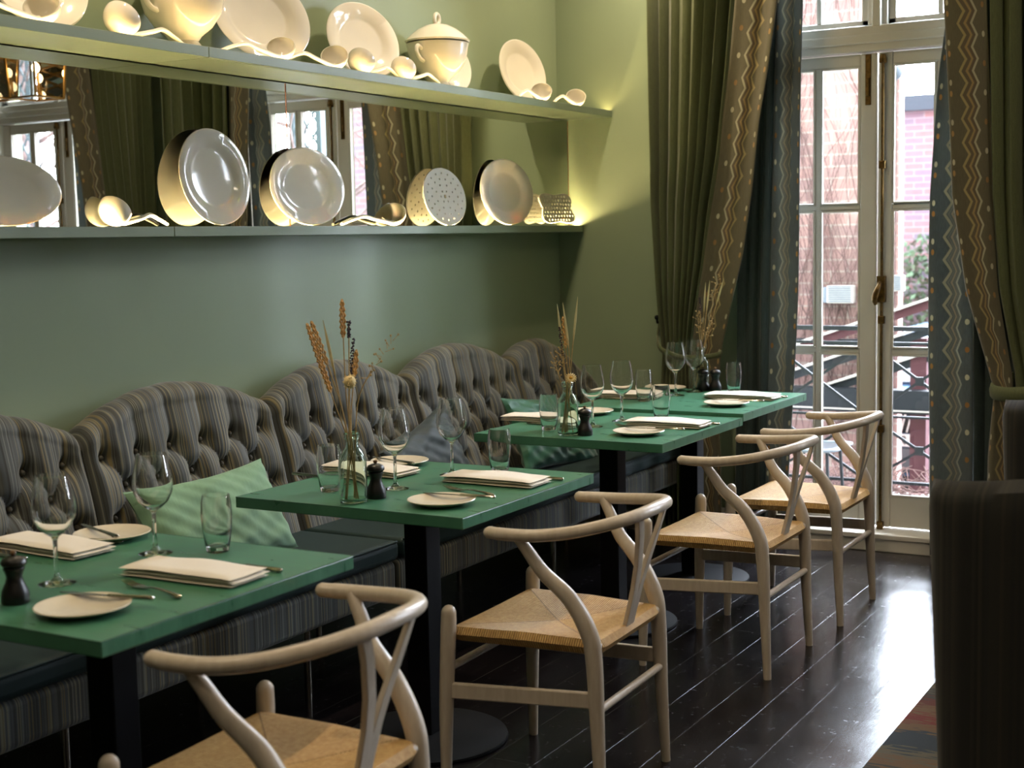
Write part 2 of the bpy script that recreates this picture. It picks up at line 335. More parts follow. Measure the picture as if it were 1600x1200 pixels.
# ------------------------------------------------------------------ mesh helpers
def catmull(P, n=8):
    P = [Vector(p) for p in P]; out = []
    Q = [P[0]*2-P[1]]+P+[P[-1]*2-P[-2]]
    for i in range(1, len(Q)-2):
        a, b, c, d = Q[i-1:i+3]
        for k in range(n):
            t = k/n
            out.append(.5*((2*b)+(c-a)*t+(2*a-5*b+4*c-d)*t*t+(3*b-a-3*c+d)*t**3))
    out.append(P[-1]); return out
def catr(rs, n=8):
    return [v.x for v in catmull([(r, 0, 0) for r in rs], n)]
class MB:
    def __init__(s): s.v = []; s.f = []; s.uv = None
    def add(s, V, F):
        o = len(s.v); s.v += [tuple(p) for p in V]; s.f += [tuple(i+o for i in f) for f in F]; return s
    def box(s, x0, x1, y0, y1, z0, z1, m=None):
        V = [Vector((x, y, z)) for x in (x0, x1) for y in (y0, y1) for z in (z0, z1)]
        if m is not None: V = [m @ p for p in V]
        return s.add(V, [(0, 1, 3, 2), (4, 6, 7, 5), (0, 4, 5, 1), (2, 3, 7, 6), (0, 2, 6, 4), (1, 5, 7, 3)])
    def bar(s, a, b, w, h, upv=(0, 0, 1)):
        a = Vector(a); b = Vector(b); d = (b-a).normalized(); u = Vector(upv); sd = d.cross(u).normalized(); u = sd.cross(d)
        V = [p+sd*i*w/2+u*j*h/2 for p in (a, b) for i, j in ((-1, -1), (1, -1), (1, 1), (-1, 1))]
        return s.add(V, [(3, 2, 1, 0), (4, 5, 6, 7), (0, 1, 5, 4), (1, 2, 6, 5), (2, 3, 7, 6), (3, 0, 4, 7)])
    def tube(s, P, r, n=10, cap=True, flat=1.0, flatdir=None):
        P = [Vector(p) for p in P]; rs = r if isinstance(r, (list, tuple)) else [r]*len(P)
        V = []; F = []; prev = None
        for i, p in enumerate(P):
            d = (P[min(i+1, len(P)-1)]-P[max(i-1, 0)]).normalized()
            if prev is None:
                a = Vector((0, 0, 1)) if abs(d.z) < .9 else Vector((0, 1, 0))
                x = d.cross(a).normalized()
            else: x = (prev-d*prev.dot(d)).normalized()
            prev = x; y = d.cross(x)
            for k in range(n):
                t = 2*PI*k/n; q = x*math.cos(t)+y*math.sin(t)
                if flatdir is not None:
                    fd = Vector(flatdir); fd = fd-d*fd.dot(d)
                    if fd.length > .05: fd.normalize(); q = q+fd*(q.dot(fd))*(flat-1)
                V.append(p+q*rs[i])
        m = len(P)
        for i in range(m-1):
            for k in range(n):
                F.append((i*n+k, i*n+(k+1) % n, (i+1)*n+(k+1) % n, (i+1)*n+k))
        if cap:
            F.append(tuple(range(n-1, -1, -1))); F.append(tuple((m-1)*n+k for k in range(n)))
        return s.add(V, F)
    def lathe(s, prof, n=32, c=(0, 0, 0), m=None, sx=1, sy=1, mod=None, closed=False):
        V = []; F = []; c = Vector(c); k = len(prof)
        for i in range(n):
            t = 2*PI*i/n
            for r, z in prof:
                q = r*(mod(t) if mod else 1)
                p = Vector((q*math.cos(t)*sx, q*math.sin(t)*sy, z))
                if m is not None: p = m @ p
                V.append(p+c)
        for i in range(n):
            j = (i+1) % n
            for a in range(k-(0 if closed else 1)):
                b = (a+1) % k
                if prof[a][0] < 1e-7 and prof[b][0] < 1e-7: continue
                F.append((i*k+a, j*k+a, j*k+b, i*k+b))
        return s.add(V, F)
    def ball(s, c, r, m=None, n=12, sz=1):
        prof = [(max(0, r*math.sin(PI*a/8)), -r*sz*math.cos(PI*a/8)) for a in range(9)]; prof[0] = (0, prof[0][1]); prof[-1] = (0, prof[-1][1])
        return s.lathe(prof, n, c, m)
    def poly(s, pts, th, m=None):
        """prism: outline pts (x,y) extruded in z by th"""
        n = len(pts); V = [Vector((p[0], p[1], z)) for z in (-th/2, th/2) for p in pts]
        if m is not None: V = [m @ p for p in V]
        return s.add(V, [tuple(range(n-1, -1, -1)), tuple(range(n, 2*n))]+[(i, (i+1) % n, (i+1) % n+n, i+n) for i in range(n)])
    def build(s, name, m, parent=None, smooth=True, bevel=0, weld=True, uv=None, sub=0, seg=2):
        me = bpy.data.meshes.new(name); me.from_pydata(s.v, [], s.f)
        if uv is not None:
            l = me.uv_layers.new(name='UVMap'); idx = np.zeros(len(me.loops), dtype=np.int32); me.loops.foreach_get('vertex_index', idx)
            l.data.foreach_set('uv', np.asarray(uv, dtype=np.float32)[idx].ravel())
        elif weld:
            import bmesh
            b = bmesh.new(); b.from_mesh(me); bmesh.ops.remove_doubles(b, verts=b.verts, dist=1e-6)
            bmesh.ops.recalc_face_normals(b, faces=b.faces); b.to_mesh(me); b.free()
        me.materials.append(m if not isinstance(m, str) else M[m])
        if smooth:
            me.polygons.foreach_set('use_smooth', [True]*len(me.polygons))
            try: me.set_sharp_from_angle(angle=R(38))
            except Exception: pass
        o = bpy.data.objects.new(name, me); C.objects.link(o)
        if parent is not None: o.parent = parent
        if bevel:
            b = o.modifiers.new('bevel', 'BEVEL'); b.width = bevel; b.segments = seg; b.limit_method = 'ANGLE'; b.angle_limit = R(40)
        if sub:
            b = o.modifiers.new('sub', 'SUBSURF'); b.levels = sub; b.render_levels = sub
        return o
def tag(o, label=None, cat=None, group=None, kind=None):
    if label: o['label'] = label
    if cat: o['category'] = cat
    if group: o['group'] = group
    if kind: o['kind'] = kind
    return o
def thing(name, label, cat, loc=(0, 0, 0), rz=0, group=None, rot=None):
    o = bpy.data.objects.new(name, None); C.objects.link(o); o.location = loc
    o.rotation_euler = rot if rot is not None else (0, 0, rz); o.empty_display_size = .05
    return tag(o, label, cat, group)
def kids(o): return [c for c in bpy.data.objects if c.parent == o]
def dup(o, loc, rz=0, label=None, group=None):
    r = o.copy(); C.objects.link(r); r.location = loc; r.rotation_euler = (0, 0, rz)
    if label: r['label'] = label
    if group: r['group'] = group
    def rec(a, b):
        for ch in kids(a):
            c = ch.copy(); C.objects.link(c); c.parent = b; rec(ch, c)
    rec(o, r); return r
def struct(o): o['kind'] = 'structure'; return o

# ------------------------------------------------------------------ room shell
W = 6.30; WD = .30; H = 3.2; XR = 5.6; YB = -2.4
struct(MB().box(-.0, XR+.2, YB, W+WD, -.12, 0).build('floor', 'floor', smooth=False))
struct(MB().box(-.2, XR+.2, YB-.2, W+WD, H, H+.1).build('ceiling', 'ceiling', smooth=False))
struct(MB().box(-.2, 0, YB-.2, W+WD, -.12, H).build('wall_left', 'wall', smooth=False))
struct(MB().box(XR, XR+.2, YB, W+WD, 0, H).build('wall_right', 'beige', smooth=False))
struct(MB().box(0, XR, YB-.2, YB, 0, H).build('wall_back', 'beige', smooth=False))
OP = [(1.0, 2.14), (3.15, 4.29)]; OT = 3.0
b = MB(); xs = 0
for a, c in OP: b.box(xs, a, W, W+WD, 0, H); b.box(a, c, W, W+WD, OT, H); xs = c
b.box(xs, XR, W, W+WD, 0, H)
struct(b.build('wall_far', 'wall', smooth=False))
def baseboard(x0, x1, k):
    bb = MB(); bb.box(x0, x1, W-.018, W, 0, .12).box(x0, x1, W-.011, W, .12, .145)
    struct(bb.build('baseboard_far' if k == 0 else 'baseboard_far_%d' % k, 'white', smooth=False, bevel=.003))
baseboard(0.0, .98, 0); baseboard(2.16, 3.13, 1); baseboard(4.31, XR, 2)

YF = 6.42                       # front face of the window leaves
def window(k, x0, x1):
    w = bpy.data.objects.new('window_%d' % k, None); C.objects.link(w); w.location = ((x0+x1)/2, 0, 0); struct(w)
    c = (x0+x1)/2; L = x0-c; Rr = x1-c
    MB().box(L, Rr, W-.005, YF+.1, 0, .058).box(L, Rr, W-.013, YF+.06, .058, .082).build('threshold', 'white', w, smooth=False, bevel=.004)
    f = MB(); f.box(L, L+.03, W, YF+.09, .08, OT).box(Rr-.03, Rr, W, YF+.09, .08, OT)
    f.box(L+.03, Rr-.03, YF-.03, YF+.08, 2.255, 2.37).box(L+.03, Rr-.03, YF-.045, YF+.06, 2.29, 2.33)
    f.box(L, Rr, YF-.02, YF+.08, OT-.05, OT)
    f.box(-.045, .045, YF-.01, YF+.07, 2.37, OT-.05).box(-.02, .02, YF-.035, YF, 2.36, OT-.05)
    f.build('window_frame', 'white', w, smooth=False, bevel=.006)
    for sgn in (-1, 1):
        def X(a, b):            # a..b measured from the meeting line outward
            return (min(sgn*a, sgn*b), max(sgn*a, sgn*b))
        wd = (x1-x0)/2-.03
        lf = MB(); y0, y1 = YF, YF+.045
        z0, z1 = .09, 2.25
        a, bb = X(.003, .078 if sgn < 0 else .066); lf.box(a, bb, y0, y1, z0, z1)
        a, bb = X(wd-.065, wd-.002); lf.box(a, bb, y0, y1, z0, z1)
        i0 = .078 if sgn < 0 else .066; i1 = wd-.065
        a, bb = X(i0, i1); lf.box(a, bb, y0+.004, y1, z0, .235).box(a, bb, y0+.004, y1, 2.195, z1)
        for zz in (.905, 1.563): lf.box(a, bb, y0+.008, y1-.006, zz-.013, zz+.013)
        xm = (i0+i1)/2; a, bb = X(xm-.0125, xm+.0125); lf.box(a, bb, y0+.007, y1-.006, .235, 2.195)
        leaf = lf.build('door_leaf', 'white', w, smooth=False, bevel=.005)
        # thin glazing beads round each pane, then the panes
        bead = MB(); pm = MB()
        for zi, (za, zb) in enumerate(((.235, .892), (.918, 1.55), (1.576, 2.195))):
            for ca, cb in ((i0, xm-.0125), (xm+.0125, i1)):
                a, bb = X(ca, cb); t = .009
                bead.box(a, a+t, y0+.001, y0+.016, za, zb).box(bb-t, bb, y0+.001, y0+.016, za, zb).box(a+t, bb-t, y0+.001, y0+.016, za, za+t).box(a+t, bb-t, y0+.001, y0+.016, zb-t, zb)
                pm = MB(); pm.add([(a, y0+.022, za), (bb, y0+.022, za), (bb, y0+.022, zb), (a, y0+.022, zb)], [(0, 1, 2, 3)])
                pm.build('pane', 'pane', leaf, smooth=False)
        bead.build('glazing_bead', 'white', leaf, smooth=False, bevel=.003)
        # transom light
        tl = MB(); a, bb = X(.045, wd); t0, t1 = 2.37, OT-.05
        y0 = YF+.012
        tl.box(a, bb, y0, y0+.04, t0, t0+.03).box(a, bb, y0, y0+.04, t1-.03, t1)
        e = X(.045, .078); tl.box(e[0], e[1], y0, y0+.04, t0, t1); e = X(wd-.05, wd); tl.box(e[0], e[1], y0, y0+.04, t0, t1)
        e = X(xm-.0125, xm+.0125); tl.box(e[0], e[1], y0+.004, y0+.034, t0+.03, t1-.03)
        tr = tl.build('transom_light', 'white', w, smooth=False, bevel=.005)
        pm = MB(); pm.add([(a, y0+.02, t0), (bb, y0+.02, t0), (bb, y0+.02, t1), (a, y0+.02, t1)], [(0, 1, 2, 3)]); pm.build('pane', 'pane', tr, smooth=False)
    # brass bolts
    rod = MB(); rod.tube([(.027, YF-.016, .09), (.027, YF-.016, 2.24)], .0075, 10)
    r_ = rod.build('espagnolette_rod', 'brass', w)
    br = MB()
    for z in (.10, .55, 1.05, 1.75): br.box(.012, .042, YF-.026, YF, z-.018, z+.018)
    br.lathe([(.0, 0), (.018, 0), (.018, .02), (.012, .04), (0, .04)], 12, (.027, YF-.016, 2.2))
    br.build('rod_bracket', 'brass', r_, smooth=False, bevel=.003)
    hd = MB(); hd.box(.008, .046, YF-.03, YF, 1.13, 1.25); hd.tube(catmull([(.027, YF-.035, 1.22), (.02, YF-.06, 1.19), (.008, YF-.062, 1.15), (.012, YF-.055, 1.12)], 5), catr([.008, .011, .012, .007], 5), 10, flat=1.2, flatdir=(0, 0, 1))
    hd.build('bolt_handle', 'brass', w, bevel=.002)
    fb = MB(); fb.box(-.056, -.030, YF-.005, YF, 2.02, 2.245).box(-.050, -.036, YF-.014, YF, 2.06, 2.14)
    fb.build('flush_bolt', 'brass', w, smooth=False, bevel=.002)
    return w
window(1, *OP[0]); window(2, *OP[1])

# ------------------------------------------------------------------ shelves, mirror, led strips
D1, D2, XM = .3036, .1374, .0593
Z1T, Z1B, Z2T, Z2B = 1.5112, 1.4789, 2.0636, 2.0312
GROOVE = {D1: (.266, .292), D2: (.082, .120)}
def shelf(y0, y1, d, zb, zt, label, grp):
    g0, g1 = GROOVE[d]; gy = max(y0, 1.3)
    b = MB().box(0, g0, y0, y1, zb, zt).box(g0, g1, y0, y1, zb, zt-.010).box(g1, d, y0, y1, zb, zt)
    o = b.build('wall_shelf', 'shelf', smooth=False, bevel=.0015); tag(o, label, 'shelf', grp); return o
YS = 3.418
shelf(1.2, YS-.0015, D1, Z2B, Z2T, 'deep sage green upper wall shelf board, its left-hand length near the table end', 'upper shelf boards')
shelf(YS+.0015, W, D1, Z2B, Z2T, 'deep sage green upper wall shelf board running right into the window wall corner', 'upper shelf boards')
shelf(1.2, YS-.0115, D2, Z1B, Z1T, 'narrow sage green lower shelf board, its left-hand length below the oval platter', 'lower shelf boards')
shelf(YS-.0085, W, D2, Z1B, Z1T, 'narrow sage green lower shelf board running right below the mirror to the corner', 'lower shelf boards')
for i, (a, b_) in enumerate(((1.9, 4.093), (4.097, W-.002))):
    p = thing('wall_mirror', ('long wall mirror between the shelves, left sheet reflecting dark curtains', 'long wall mirror between the shelves, right sheet reflecting the window')[i], 'mirror', (0, 0, 0), 0, 'mirror sheets between the shelves')
    MB().box(.001, XM-.004, a, b_, Z1T+.001, Z2B-.004).build('mirror_backing', 'black', p, smooth=False)
    MB().add([(XM, a, Z1T+.001), (XM, b_, Z1T+.001), (XM, b_, Z2B-.005), (XM, a, Z2B-.005)], [(0, 1, 2, 3)]).build('mirror_glass', 'mirror', p, smooth=False)
    MB().box(XM-.004, XM+.0012, b_-.0025, b_, Z1T+.002, Z2B-.006).build('mirror_edge', 'copper', p, smooth=False)
for i, (z, x0, x1, lab) in enumerate(((Z2T-.0098, .272, .286, 'warm glowing led strip along the front of the upper shelf'), (Z1T-.0098, .096, .110, 'warm glowing led strip behind the plates on the lower shelf'))):
    p = thing('led_strip', lab, 'light strip')
    MB().box(x0-.002, x1+.002, 1.3, W-.01, z, z+.0008).build('strip_channel', 'white', p, smooth=False)
    MB().box(x0, x1, 1.3, W-.012, z+.0009, z+.003).build('strip_diffuser', ('led', 'led_low')[i], p, smooth=False)

# ------------------------------------------------------------------ porcelain
def plate_prof(r, d=.028, t=.005):
    o = [(0, 0), (.55*r, 0), (.60*r, .002), (.70*r, d*.55), (.97*r, d*.95), (r, d)]
    i = [(r, d+t*.5), (.97*r, d+t), (.70*r, d*.62+t), (.63*r, .006+t), (.55*r, .003+t), (0, .003+t)]
    return o+i
def standing_plate(name, label, cat, x, y, z, D, Wd, lean, turn, m='porc', d=.026, group='white plates standing on the shelves', prof=None):
    """disc standing on its rim: local +Z is the eating side; D tall, Wd wide"""
    r = D/2
    o = MB().lathe(prof or plate_prof(r, d*r/.16), 72, sx=Wd/D, sy=1)
    # local x -> world y, local y -> world z, local z -> world x
    ob = o.build(name, m)
    B = Matrix(((0, 0, 1), (1, 0, 0), (0, 1, 0)))
    ob.rotation_euler = (Matrix.Rotation(turn, 3, 'Z') @ Matrix.Rotation(-lean, 3, 'Y') @ B).to_euler()
    ob.location = (x, y, z+r*math.cos(lean)+.001)
    tag(ob, label, cat, group); return ob
SP = standing_plate
g2 = 'white porcelain dishes leaning on the upper shelf'
SP('dinner_plate', 'white porcelain plate at the far left of the upper shelf, cut by the frame', 'plate', .085, 2.93, Z2T, .31, .33, R(14), R(-8), group=g2)
SP('serving_platter', 'large white oval platter leaning behind a ladle, right of the first tureen', 'platter', .10, 3.90, Z2T, .34, .42, R(16), R(-12), group=g2)
SP('dinner_plate', 'white plate leaning behind two ladles between platter and lidded tureen', 'plate', .10, 4.50, Z2T, .30, .36, R(13), R(-13), group=g2)
SP('dinner_plate', 'white plate mostly hidden behind the lidded tureen', 'plate', .065, 5.16, Z2T, .25, .30, R(12), R(-8), group=g2)
SP('dinner_plate', 'small white plate standing alone right of the lidded tureen', 'plate', .09, 5.76, Z2T, .30, .32, R(13), R(-11), group=g2)
g1 = 'white porcelain dishes against the mirror'
SP('serving_platter', 'wide oval white platter on the lower shelf at the left edge', 'platter', .090, 2.76, Z1T, .20, .42, R(9), R(-2), group=g1, d=.022)
SP('dinner_plate', 'largest round white plate against the mirror, right of the left ladle', 'plate', .089, 3.64, Z1T, .325, .33, R(8), R(-2), group=g1, d=.022)
SP('dinner_plate', 'white plate with reflected window glare in the middle of the lower shelf', 'plate', .089, 4.145, Z1T, .285, .375, R(7), R(-8), group=g1, d=.021)
SP('dinner_plate', 'grey shaded round plate right of the pierced disc on the lower shelf', 'plate', .088, 5.60, Z1T, .30, .37, R(7), R(-10), group=g1, d=.021)
# pierced discs: real holes made by skipping small cells of a fine grid
def pierced(name, label, x, y, z, Hh, Wd, lean, turn, outline, holes, group):
    n = 150
    us = np.linspace(-1, 1, n)
    keep = {}
    V = []; F = []; idx = {}
    def vid(i, j, s_):
        k = (i, j, s_)
        if k not in idx:
            idx[k] = len(V); V.append((us[i]*Wd/2, us[j]*Hh/2, s_*.007))
        return idx[k]
    K = np.zeros((n-1, n-1), bool)
    for i in range(n-1):
        for j in range(n-1):
            a = (us[i]+us[i+1])/2; c = (us[j]+us[j+1])/2
            ok = outline(a, c)
            if ok:
                for hx, hy, hr in holes:
                    if ((a-hx)*Wd/2)**2+((c-hy)*Hh/2)**2 < hr*hr: ok = False; break
            K[i, j] = ok
    for i in range(n-1):
        for j in range(n-1):
            if not K[i, j]: continue
            F.append((vid(i, j, 1), vid(i+1, j, 1), vid(i+1, j+1, 1), vid(i, j+1, 1)))
            F.append((vid(i, j, 0), vid(i, j+1, 0), vid(i+1, j+1, 0), vid(i+1, j, 0)))
            for di, dj, e in ((-1, 0, ((i, j+1), (i, j))), (1, 0, ((i+1, j), (i+1, j+1))), (0, -1, ((i, j), (i+1, j))), (0, 1, ((i+1, j+1), (i, j+1)))):
                ii, jj = i+di, j+dj
                if ii < 0 or jj < 0 or ii >= n-1 or jj >= n-1 or not K[ii, jj]:
                    (p, q), (p2, q2) = e
                    F.append((vid(p, q, 0), vid(p2, q2, 0), vid(p2, q2, 1), vid(p, q, 1)))
    b = MB(); b.v = V; b.f = F
    ob = b.build(name, 'porc')
    B = Matrix(((0, 0, 1), (1, 0, 0), (0, 1, 0)))
    ob.rotation_euler = (Matrix.Rotation(turn, 3, 'Z') @ Matrix.Rotation(-lean, 3, 'Y') @ B).to_euler()
    ob.location = (x, y, z+Hh/2*math.cos(lean)+.001); tag(ob, label, 'drainer', group)
hl = [(0, 0, .008)]
for k, (r_, cnt) in enumerate(((.20, 6), (.42, 8), (.62, 14), (.82, 18))):
    for i in range(cnt):
        t = 2*PI*(i+.5*(k % 2))/cnt; hl.append((r_*math.cos(t), r_*math.sin(t), .0044))
pierced('pierced_drainer', 'round white pierced drainer disc with glowing holes on the lower shelf', .104, 5.07, Z1T, .245, .30, R(10), R(-3), lambda a, c: a*a+c*c < 1, hl, g1)
hl = []
for j in range(-3, 4):
    for i in range(-5, 6):
        a = i*.155+(.07 if j % 2 else 0); c = j*.235
        if (abs(a)**2.6+abs(c)**2.6) < .72: hl.append((a, c, .0058))
def sieve_out(a, c):
    w = .86+.10*math.cos(4*math.atan2(c, a)+.0)*-1
    return (abs(a)**2.8+abs(c)**2.8)**(1/2.8) < w+.04
pierced('pierced_drainer', 'small wavy-edged pierced dish with rows of holes beside the corner', .108, 6.07, Z1T, .165, .31, R(14), R(-6), sieve_out, hl, g1)

def ladle(label, x, y, z, face, hd, L=.19, r=.052, tilt=R(52), grp='white porcelain ladles', hump=.038):
    """bowl resting on its rim; face=+1 mouth toward room, -1 toward wall; hd=+1 handle toward the window"""
    t = thing('porcelain_ladle', label, 'ladle', (x, y, z), 0, grp)
    N_ = 12
    prof = [(r*math.sin(PI/2*a/N_), -r*1.02*math.cos(PI/2*a/N_)) for a in range(N_+1)]
    prof[0] = (0, prof[0][1])
    ri = r-.0035
    prof += [(ri*math.sin(PI/2*a/N_), -ri*1.02*math.cos(PI/2*a/N_)+.0012) for a in range(N_, -1, -1)]
    prof[-1] = (0, prof[-1][1])
    zc = r*1.02
    mt = Matrix.Translation((0, 0, zc+.001)) @ Matrix.Rotation(-face*R(30 if hd < 0 else 14)*hd, 4, 'Z') @ Matrix.Rotation(-hd*tilt, 4, 'X')
    MB().lathe(prof, 40, m=mt).build('ladle_bowl', 'porc', t)
    rim = mt @ Vector((0, hd*(r-.002), -.001))
    p = [(rim.x, rim.y, rim.z), (rim.x, rim.y+hd*.02, rim.z-.001), (.004, hd*(r+L*.28), hump*.8), (0, hd*(r+L*.5), hump+.004), (-.006, hd*(r+L*.74), hump*.72), (-.008, hd*(r+L*.95), .008)]
    MB().tube(catmull(p, 7), catr([.0085, .008, .0072, .007, .0065, .0055], 7), 10, flat=1.15, flatdir=(1, 0, 0)).build('ladle_handle', 'porc', t)
    return t
gl = 'white porcelain ladles on the shelves'
ladle('porcelain ladle at the far left of the upper shelf, bowl facing the room', .24, 2.815, Z2T, 1, -1, .26, .052, grp=gl)
ladle('porcelain ladle with bowl turned to the wall, left of the first tureen', .24, 3.12, Z2T, -1, 1, .22, .056, grp=gl)
ladle('porcelain ladle at the right foot of the oval platter, mouth upward', .24, 3.85, Z2T, 1, -1, .26, .050, R(48), grp=gl)
ladle('left ladle of the pair before the middle plate, bowl facing the room', .245, 4.145, Z2T, 1, -1, .24, .050, grp=gl)
ladle('right ladle of the pair before the middle plate, bowl back showing', .235, 4.325, Z2T, -1, 1, .22, .052, grp=gl)
ladle('porcelain ladle leaning left of the lidded tureen, bowl back showing', .235, 4.60, Z2T, -1, 1, .24, .050, grp=gl)
ladle('left ladle of the two near the corner on the upper shelf', .25, 5.68, Z2T, 1, -1, .16, .048, grp=gl)
ladle('rightmost ladle on the upper shelf, nearest the window wall corner', .25, 6.02, Z2T, 1, -1, .17, .048, grp=gl)
ladle('porcelain ladle with bowl back showing at the left of the lower shelf', .088, 3.205, Z1T, -1, 1, .19, .052, R(52), grp=gl, hump=.034)
ladle('porcelain ladle with open bowl left of the pierced disc on the lower shelf', .088, 4.715, Z1T, 1, -1, .30, .052, R(50), grp=gl, hump=.034)

def tureen(label, x, y, z, s=1.0, lid=True, grp='white porcelain soup tureens'):
    t = thing('soup_tureen', label, 'tureen', (x, y, z), 0, grp)
    flute = lambda a: 1+.018*abs(math.cos(4*a))
    bp = [(0, 0), (.062, 0), (.066, .006), (.050, .018), (.040, .030), (.050, .045), (.080, .070), (.104, .105), (.114, .140), (.117, .165), (.121, .178), (.116, .180), (.110, .165), (.100, .110), (.06, .06), (0, .05)]
    MB().lathe([(r*s, q*s) for r, q in bp], 64, mod=flute).build('tureen_body', 'porc', t)
    for sg in (-1, 1):
        MB().tube(catmull([(0, sg*.110*s, .150*s), (0, sg*.142*s, .158*s), (0, sg*.150*s, .135*s), (0, sg*.128*s, .112*s), (0, sg*.102*s, .105*s)], 6), .0085*s, 10).build('tureen_handle', 'porc', t)
    if lid:
        lp = [(.0, .184), (.122, .184), (.126, .190), (.117, .199), (.104, .212), (.078, .232), (.048, .248), (.02, .255), (0, .256)]
        l = MB().lathe([(r*s, q*s) for r, q in lp], 64, mod=flute).build('tureen_lid', 'porc', t)
        pts = [(0, .017*s*math.sin(a), (.274-.020*math.cos(a))*s) for a in np.linspace(0, 2*PI, 17)]
        MB().tube(pts, .0075*s, 10).build('lid_knob', 'porc', l)
    return t
tureen('white porcelain tureen at the top edge of the picture, left of the oval platter', .155, 3.47, Z2T, 1.12, True)
tureen('lidded white porcelain tureen with loop knob, right of the middle plate', .155, 4.97, Z2T, 1.05, True)

# ------------------------------------------------------------------ banquettes
def hump_top(y, y0, y1, last=False):
    t = np.clip((y-y0)/(y1-y0), 0, 1)
    if last:
        return .905-.19*np.clip((t-.45)/.55, 0, 1)**1.6+.07*np.sin(np.clip(t/.72, 0, 1)*PI)**.9
    return .893+.112*np.sin(t*PI)**.85
def backrest(y0, y1, parent, last=False):
    ny, ns = int((y1-y0)/.0075), 120
    ys = np.linspace(0, 1, ny); ss = np.linspace(0, 1, ns)
    yy = y0+(y1-y0)*ys
    zt = hump_top(yy, y0, y1, last)
    # profile (arc-length param): front face from seat to top, rounded roll, back face down to wall
    V = []; UV = []
    BZ = []; k = 0
    cols = max(1, round((y1-y0)/.147)); sp = (y1-y0)/cols
    btn = []
    for rix, z in enumerate((.822, .732, .642, .552)):
        n_ = cols if rix % 2 == 0 else cols+1
        for i in range(n_):
            by = y0+sp*(i+.5) if rix % 2 == 0 else y0+sp*i
            if by < y0+.03 or by > y1-.03: continue
            if last and z > hump_top(np.array([by]), y0, y1, True)[0]-.07: continue
            btn.append((by, z))
    B = np.array(btn)
    # fold segments: diagonals between rows, verticals from top row upward
    seg = []
    for by, z in btn:
        for cy_, cz in btn:
            if abs(abs(by-cy_)-sp/2) < .01 and abs((z-cz)-.09) < .01: seg.append((by, z, cy_, cz))
        if z > .8 or (last and z > .7 and not any(abs(c-by) < sp*.6 and q > z+.01 for c, q in btn)): seg.append((by, z, by+.0, z+.22))
    S = np.array(seg)
    def xfront(z): return .305-.135*np.clip((z-.45)/.5, 0, 1)
    FR = .66
    for j, s in enumerate(ss):
        if s <= FR:
            z = .44+(zt-.05-.44)*(s/FR); base = xfront(z); nx = np.ones_like(z); nz = np.zeros_like(z)
        elif s <= .9:
            a = (s-FR)/(.9-FR)*PI
            xc = xfront(zt-.05)-.052
            z = zt-.05+.05*math.sin(a); base = xc+.052*math.cos(a); nx = np.full_like(z, math.cos(a)); nz = np.full_like(z, math.sin(a))
        else:
            xc = xfront(zt-.05)-.104; q = (s-.9)/.1
            z = zt-.05-(.1)*q; base = xc+0*z; nx = -np.ones_like(z); nz = np.zeros_like(z)
        # effective height coordinate for tufting follows the surface
        ze = z if s <= FR else zt-.05+(.06*(s-FR)/(.9-FR)*2.2)
        db = np.sqrt((yy[:, None]-B[None, :, 0])**2+(ze[:, None]-B[None, :, 1])**2).min(1)
        a0 = S[:, :2]; d0 = S[:, 2:]-S[:, :2]
        P = np.stack([yy, ze], 1)[:, None, :]-a0[None]
        tt = np.clip((P*d0[None]).sum(2)/(d0**2).sum(1)[None], 0, 1)
        dist = np.sqrt(((P-tt[..., None]*d0[None])**2).sum(2)).min(1)
        fade = 1.0 if s <= FR else max(0, 1-(s-FR)/(.9-FR)*1.05)
        e0 = np.minimum(yy-y0, y1-yy); edge = np.clip(1-e0/.035, 0, 1)**2
        disp = .015*(1-np.exp(-(dist/.034)**1.5))-.040*np.exp(-(db/.024)**1.4)-.005*np.exp(-(dist/.0055)**2)
        disp = disp*fade+.018*(1-fade)-edge*.035
        x = base+disp*nx; z2 = z+disp*nz*.6
        low = np.clip((.52-z)/.08, 0, 1) if s <= FR else 0
        for i in range(ny):
            V.append((max(.012, x[i]), yy[i], z2[i])); UV.append((yy[i], z2[i]))
    F = [(j*ny+i, j*ny+i+1, (j+1)*ny+i+1, (j+1)*ny+i) for j in range(ns-1) for i in range(ny-1)]
    # end caps
    for col, flip in ((0, False), (ny-1, True)):
        ids = [j*ny+col for j in range(ns)]
        o = len(V); V.append((.012, yy[col], .44)); UV.append((yy[col]+.01, .44)); V.append((.012, yy[col], V[ids[-1]][2])); UV.append((yy[col]+.01, .44))
        cyc = ids+[o+1, o]
        F.append(tuple(cyc if flip else cyc[::-1]))
    b = MB(); b.v = V; b.f = F
    o = b.build('backrest', 'stripe', parent, uv=UV)
    for by, z in btn:
        mb = MB().ball((float(xfront(np.array(z)))-.026, by, z), .009, n=10)
        mb.build('button', 'button', parent)
    return o
def banquette(y0, y1, humps, label):
    t = thing('banquette', label, 'banquette', (0, 0, 0), 0, 'buttoned banquettes along the wall')
    for i, (a, b_) in enumerate(humps): backrest(a+.003, b_-.003, t, last=(b_ > 6.2))
    MB().box(.06, .695, y0+.004, y1-.004, .268, .395).build('seat_rail', 'stripe_rail', t, bevel=.022, seg=4)
    n = max(1, len(humps)); L = (y1-y0)/n
    MB().box(.26, .712, y0+.006, y1-.006, .397, .466).build('seat_cushion', 'teal', t, bevel=.022, seg=4)
    pp = MB()
    MB().tube([(.708, y0+.02, .462), (.708, y1-.02, .462)], .004, 8).build('cushion_piping', 'teal', t)
    for yl in np.arange(y0+.25, y1-.1, .98):
        for xl in (.16, .62): MB().tube([(xl, yl, .27), (xl, yl, .0)], .011, 12).build('leg', 'steel', t)
    return t
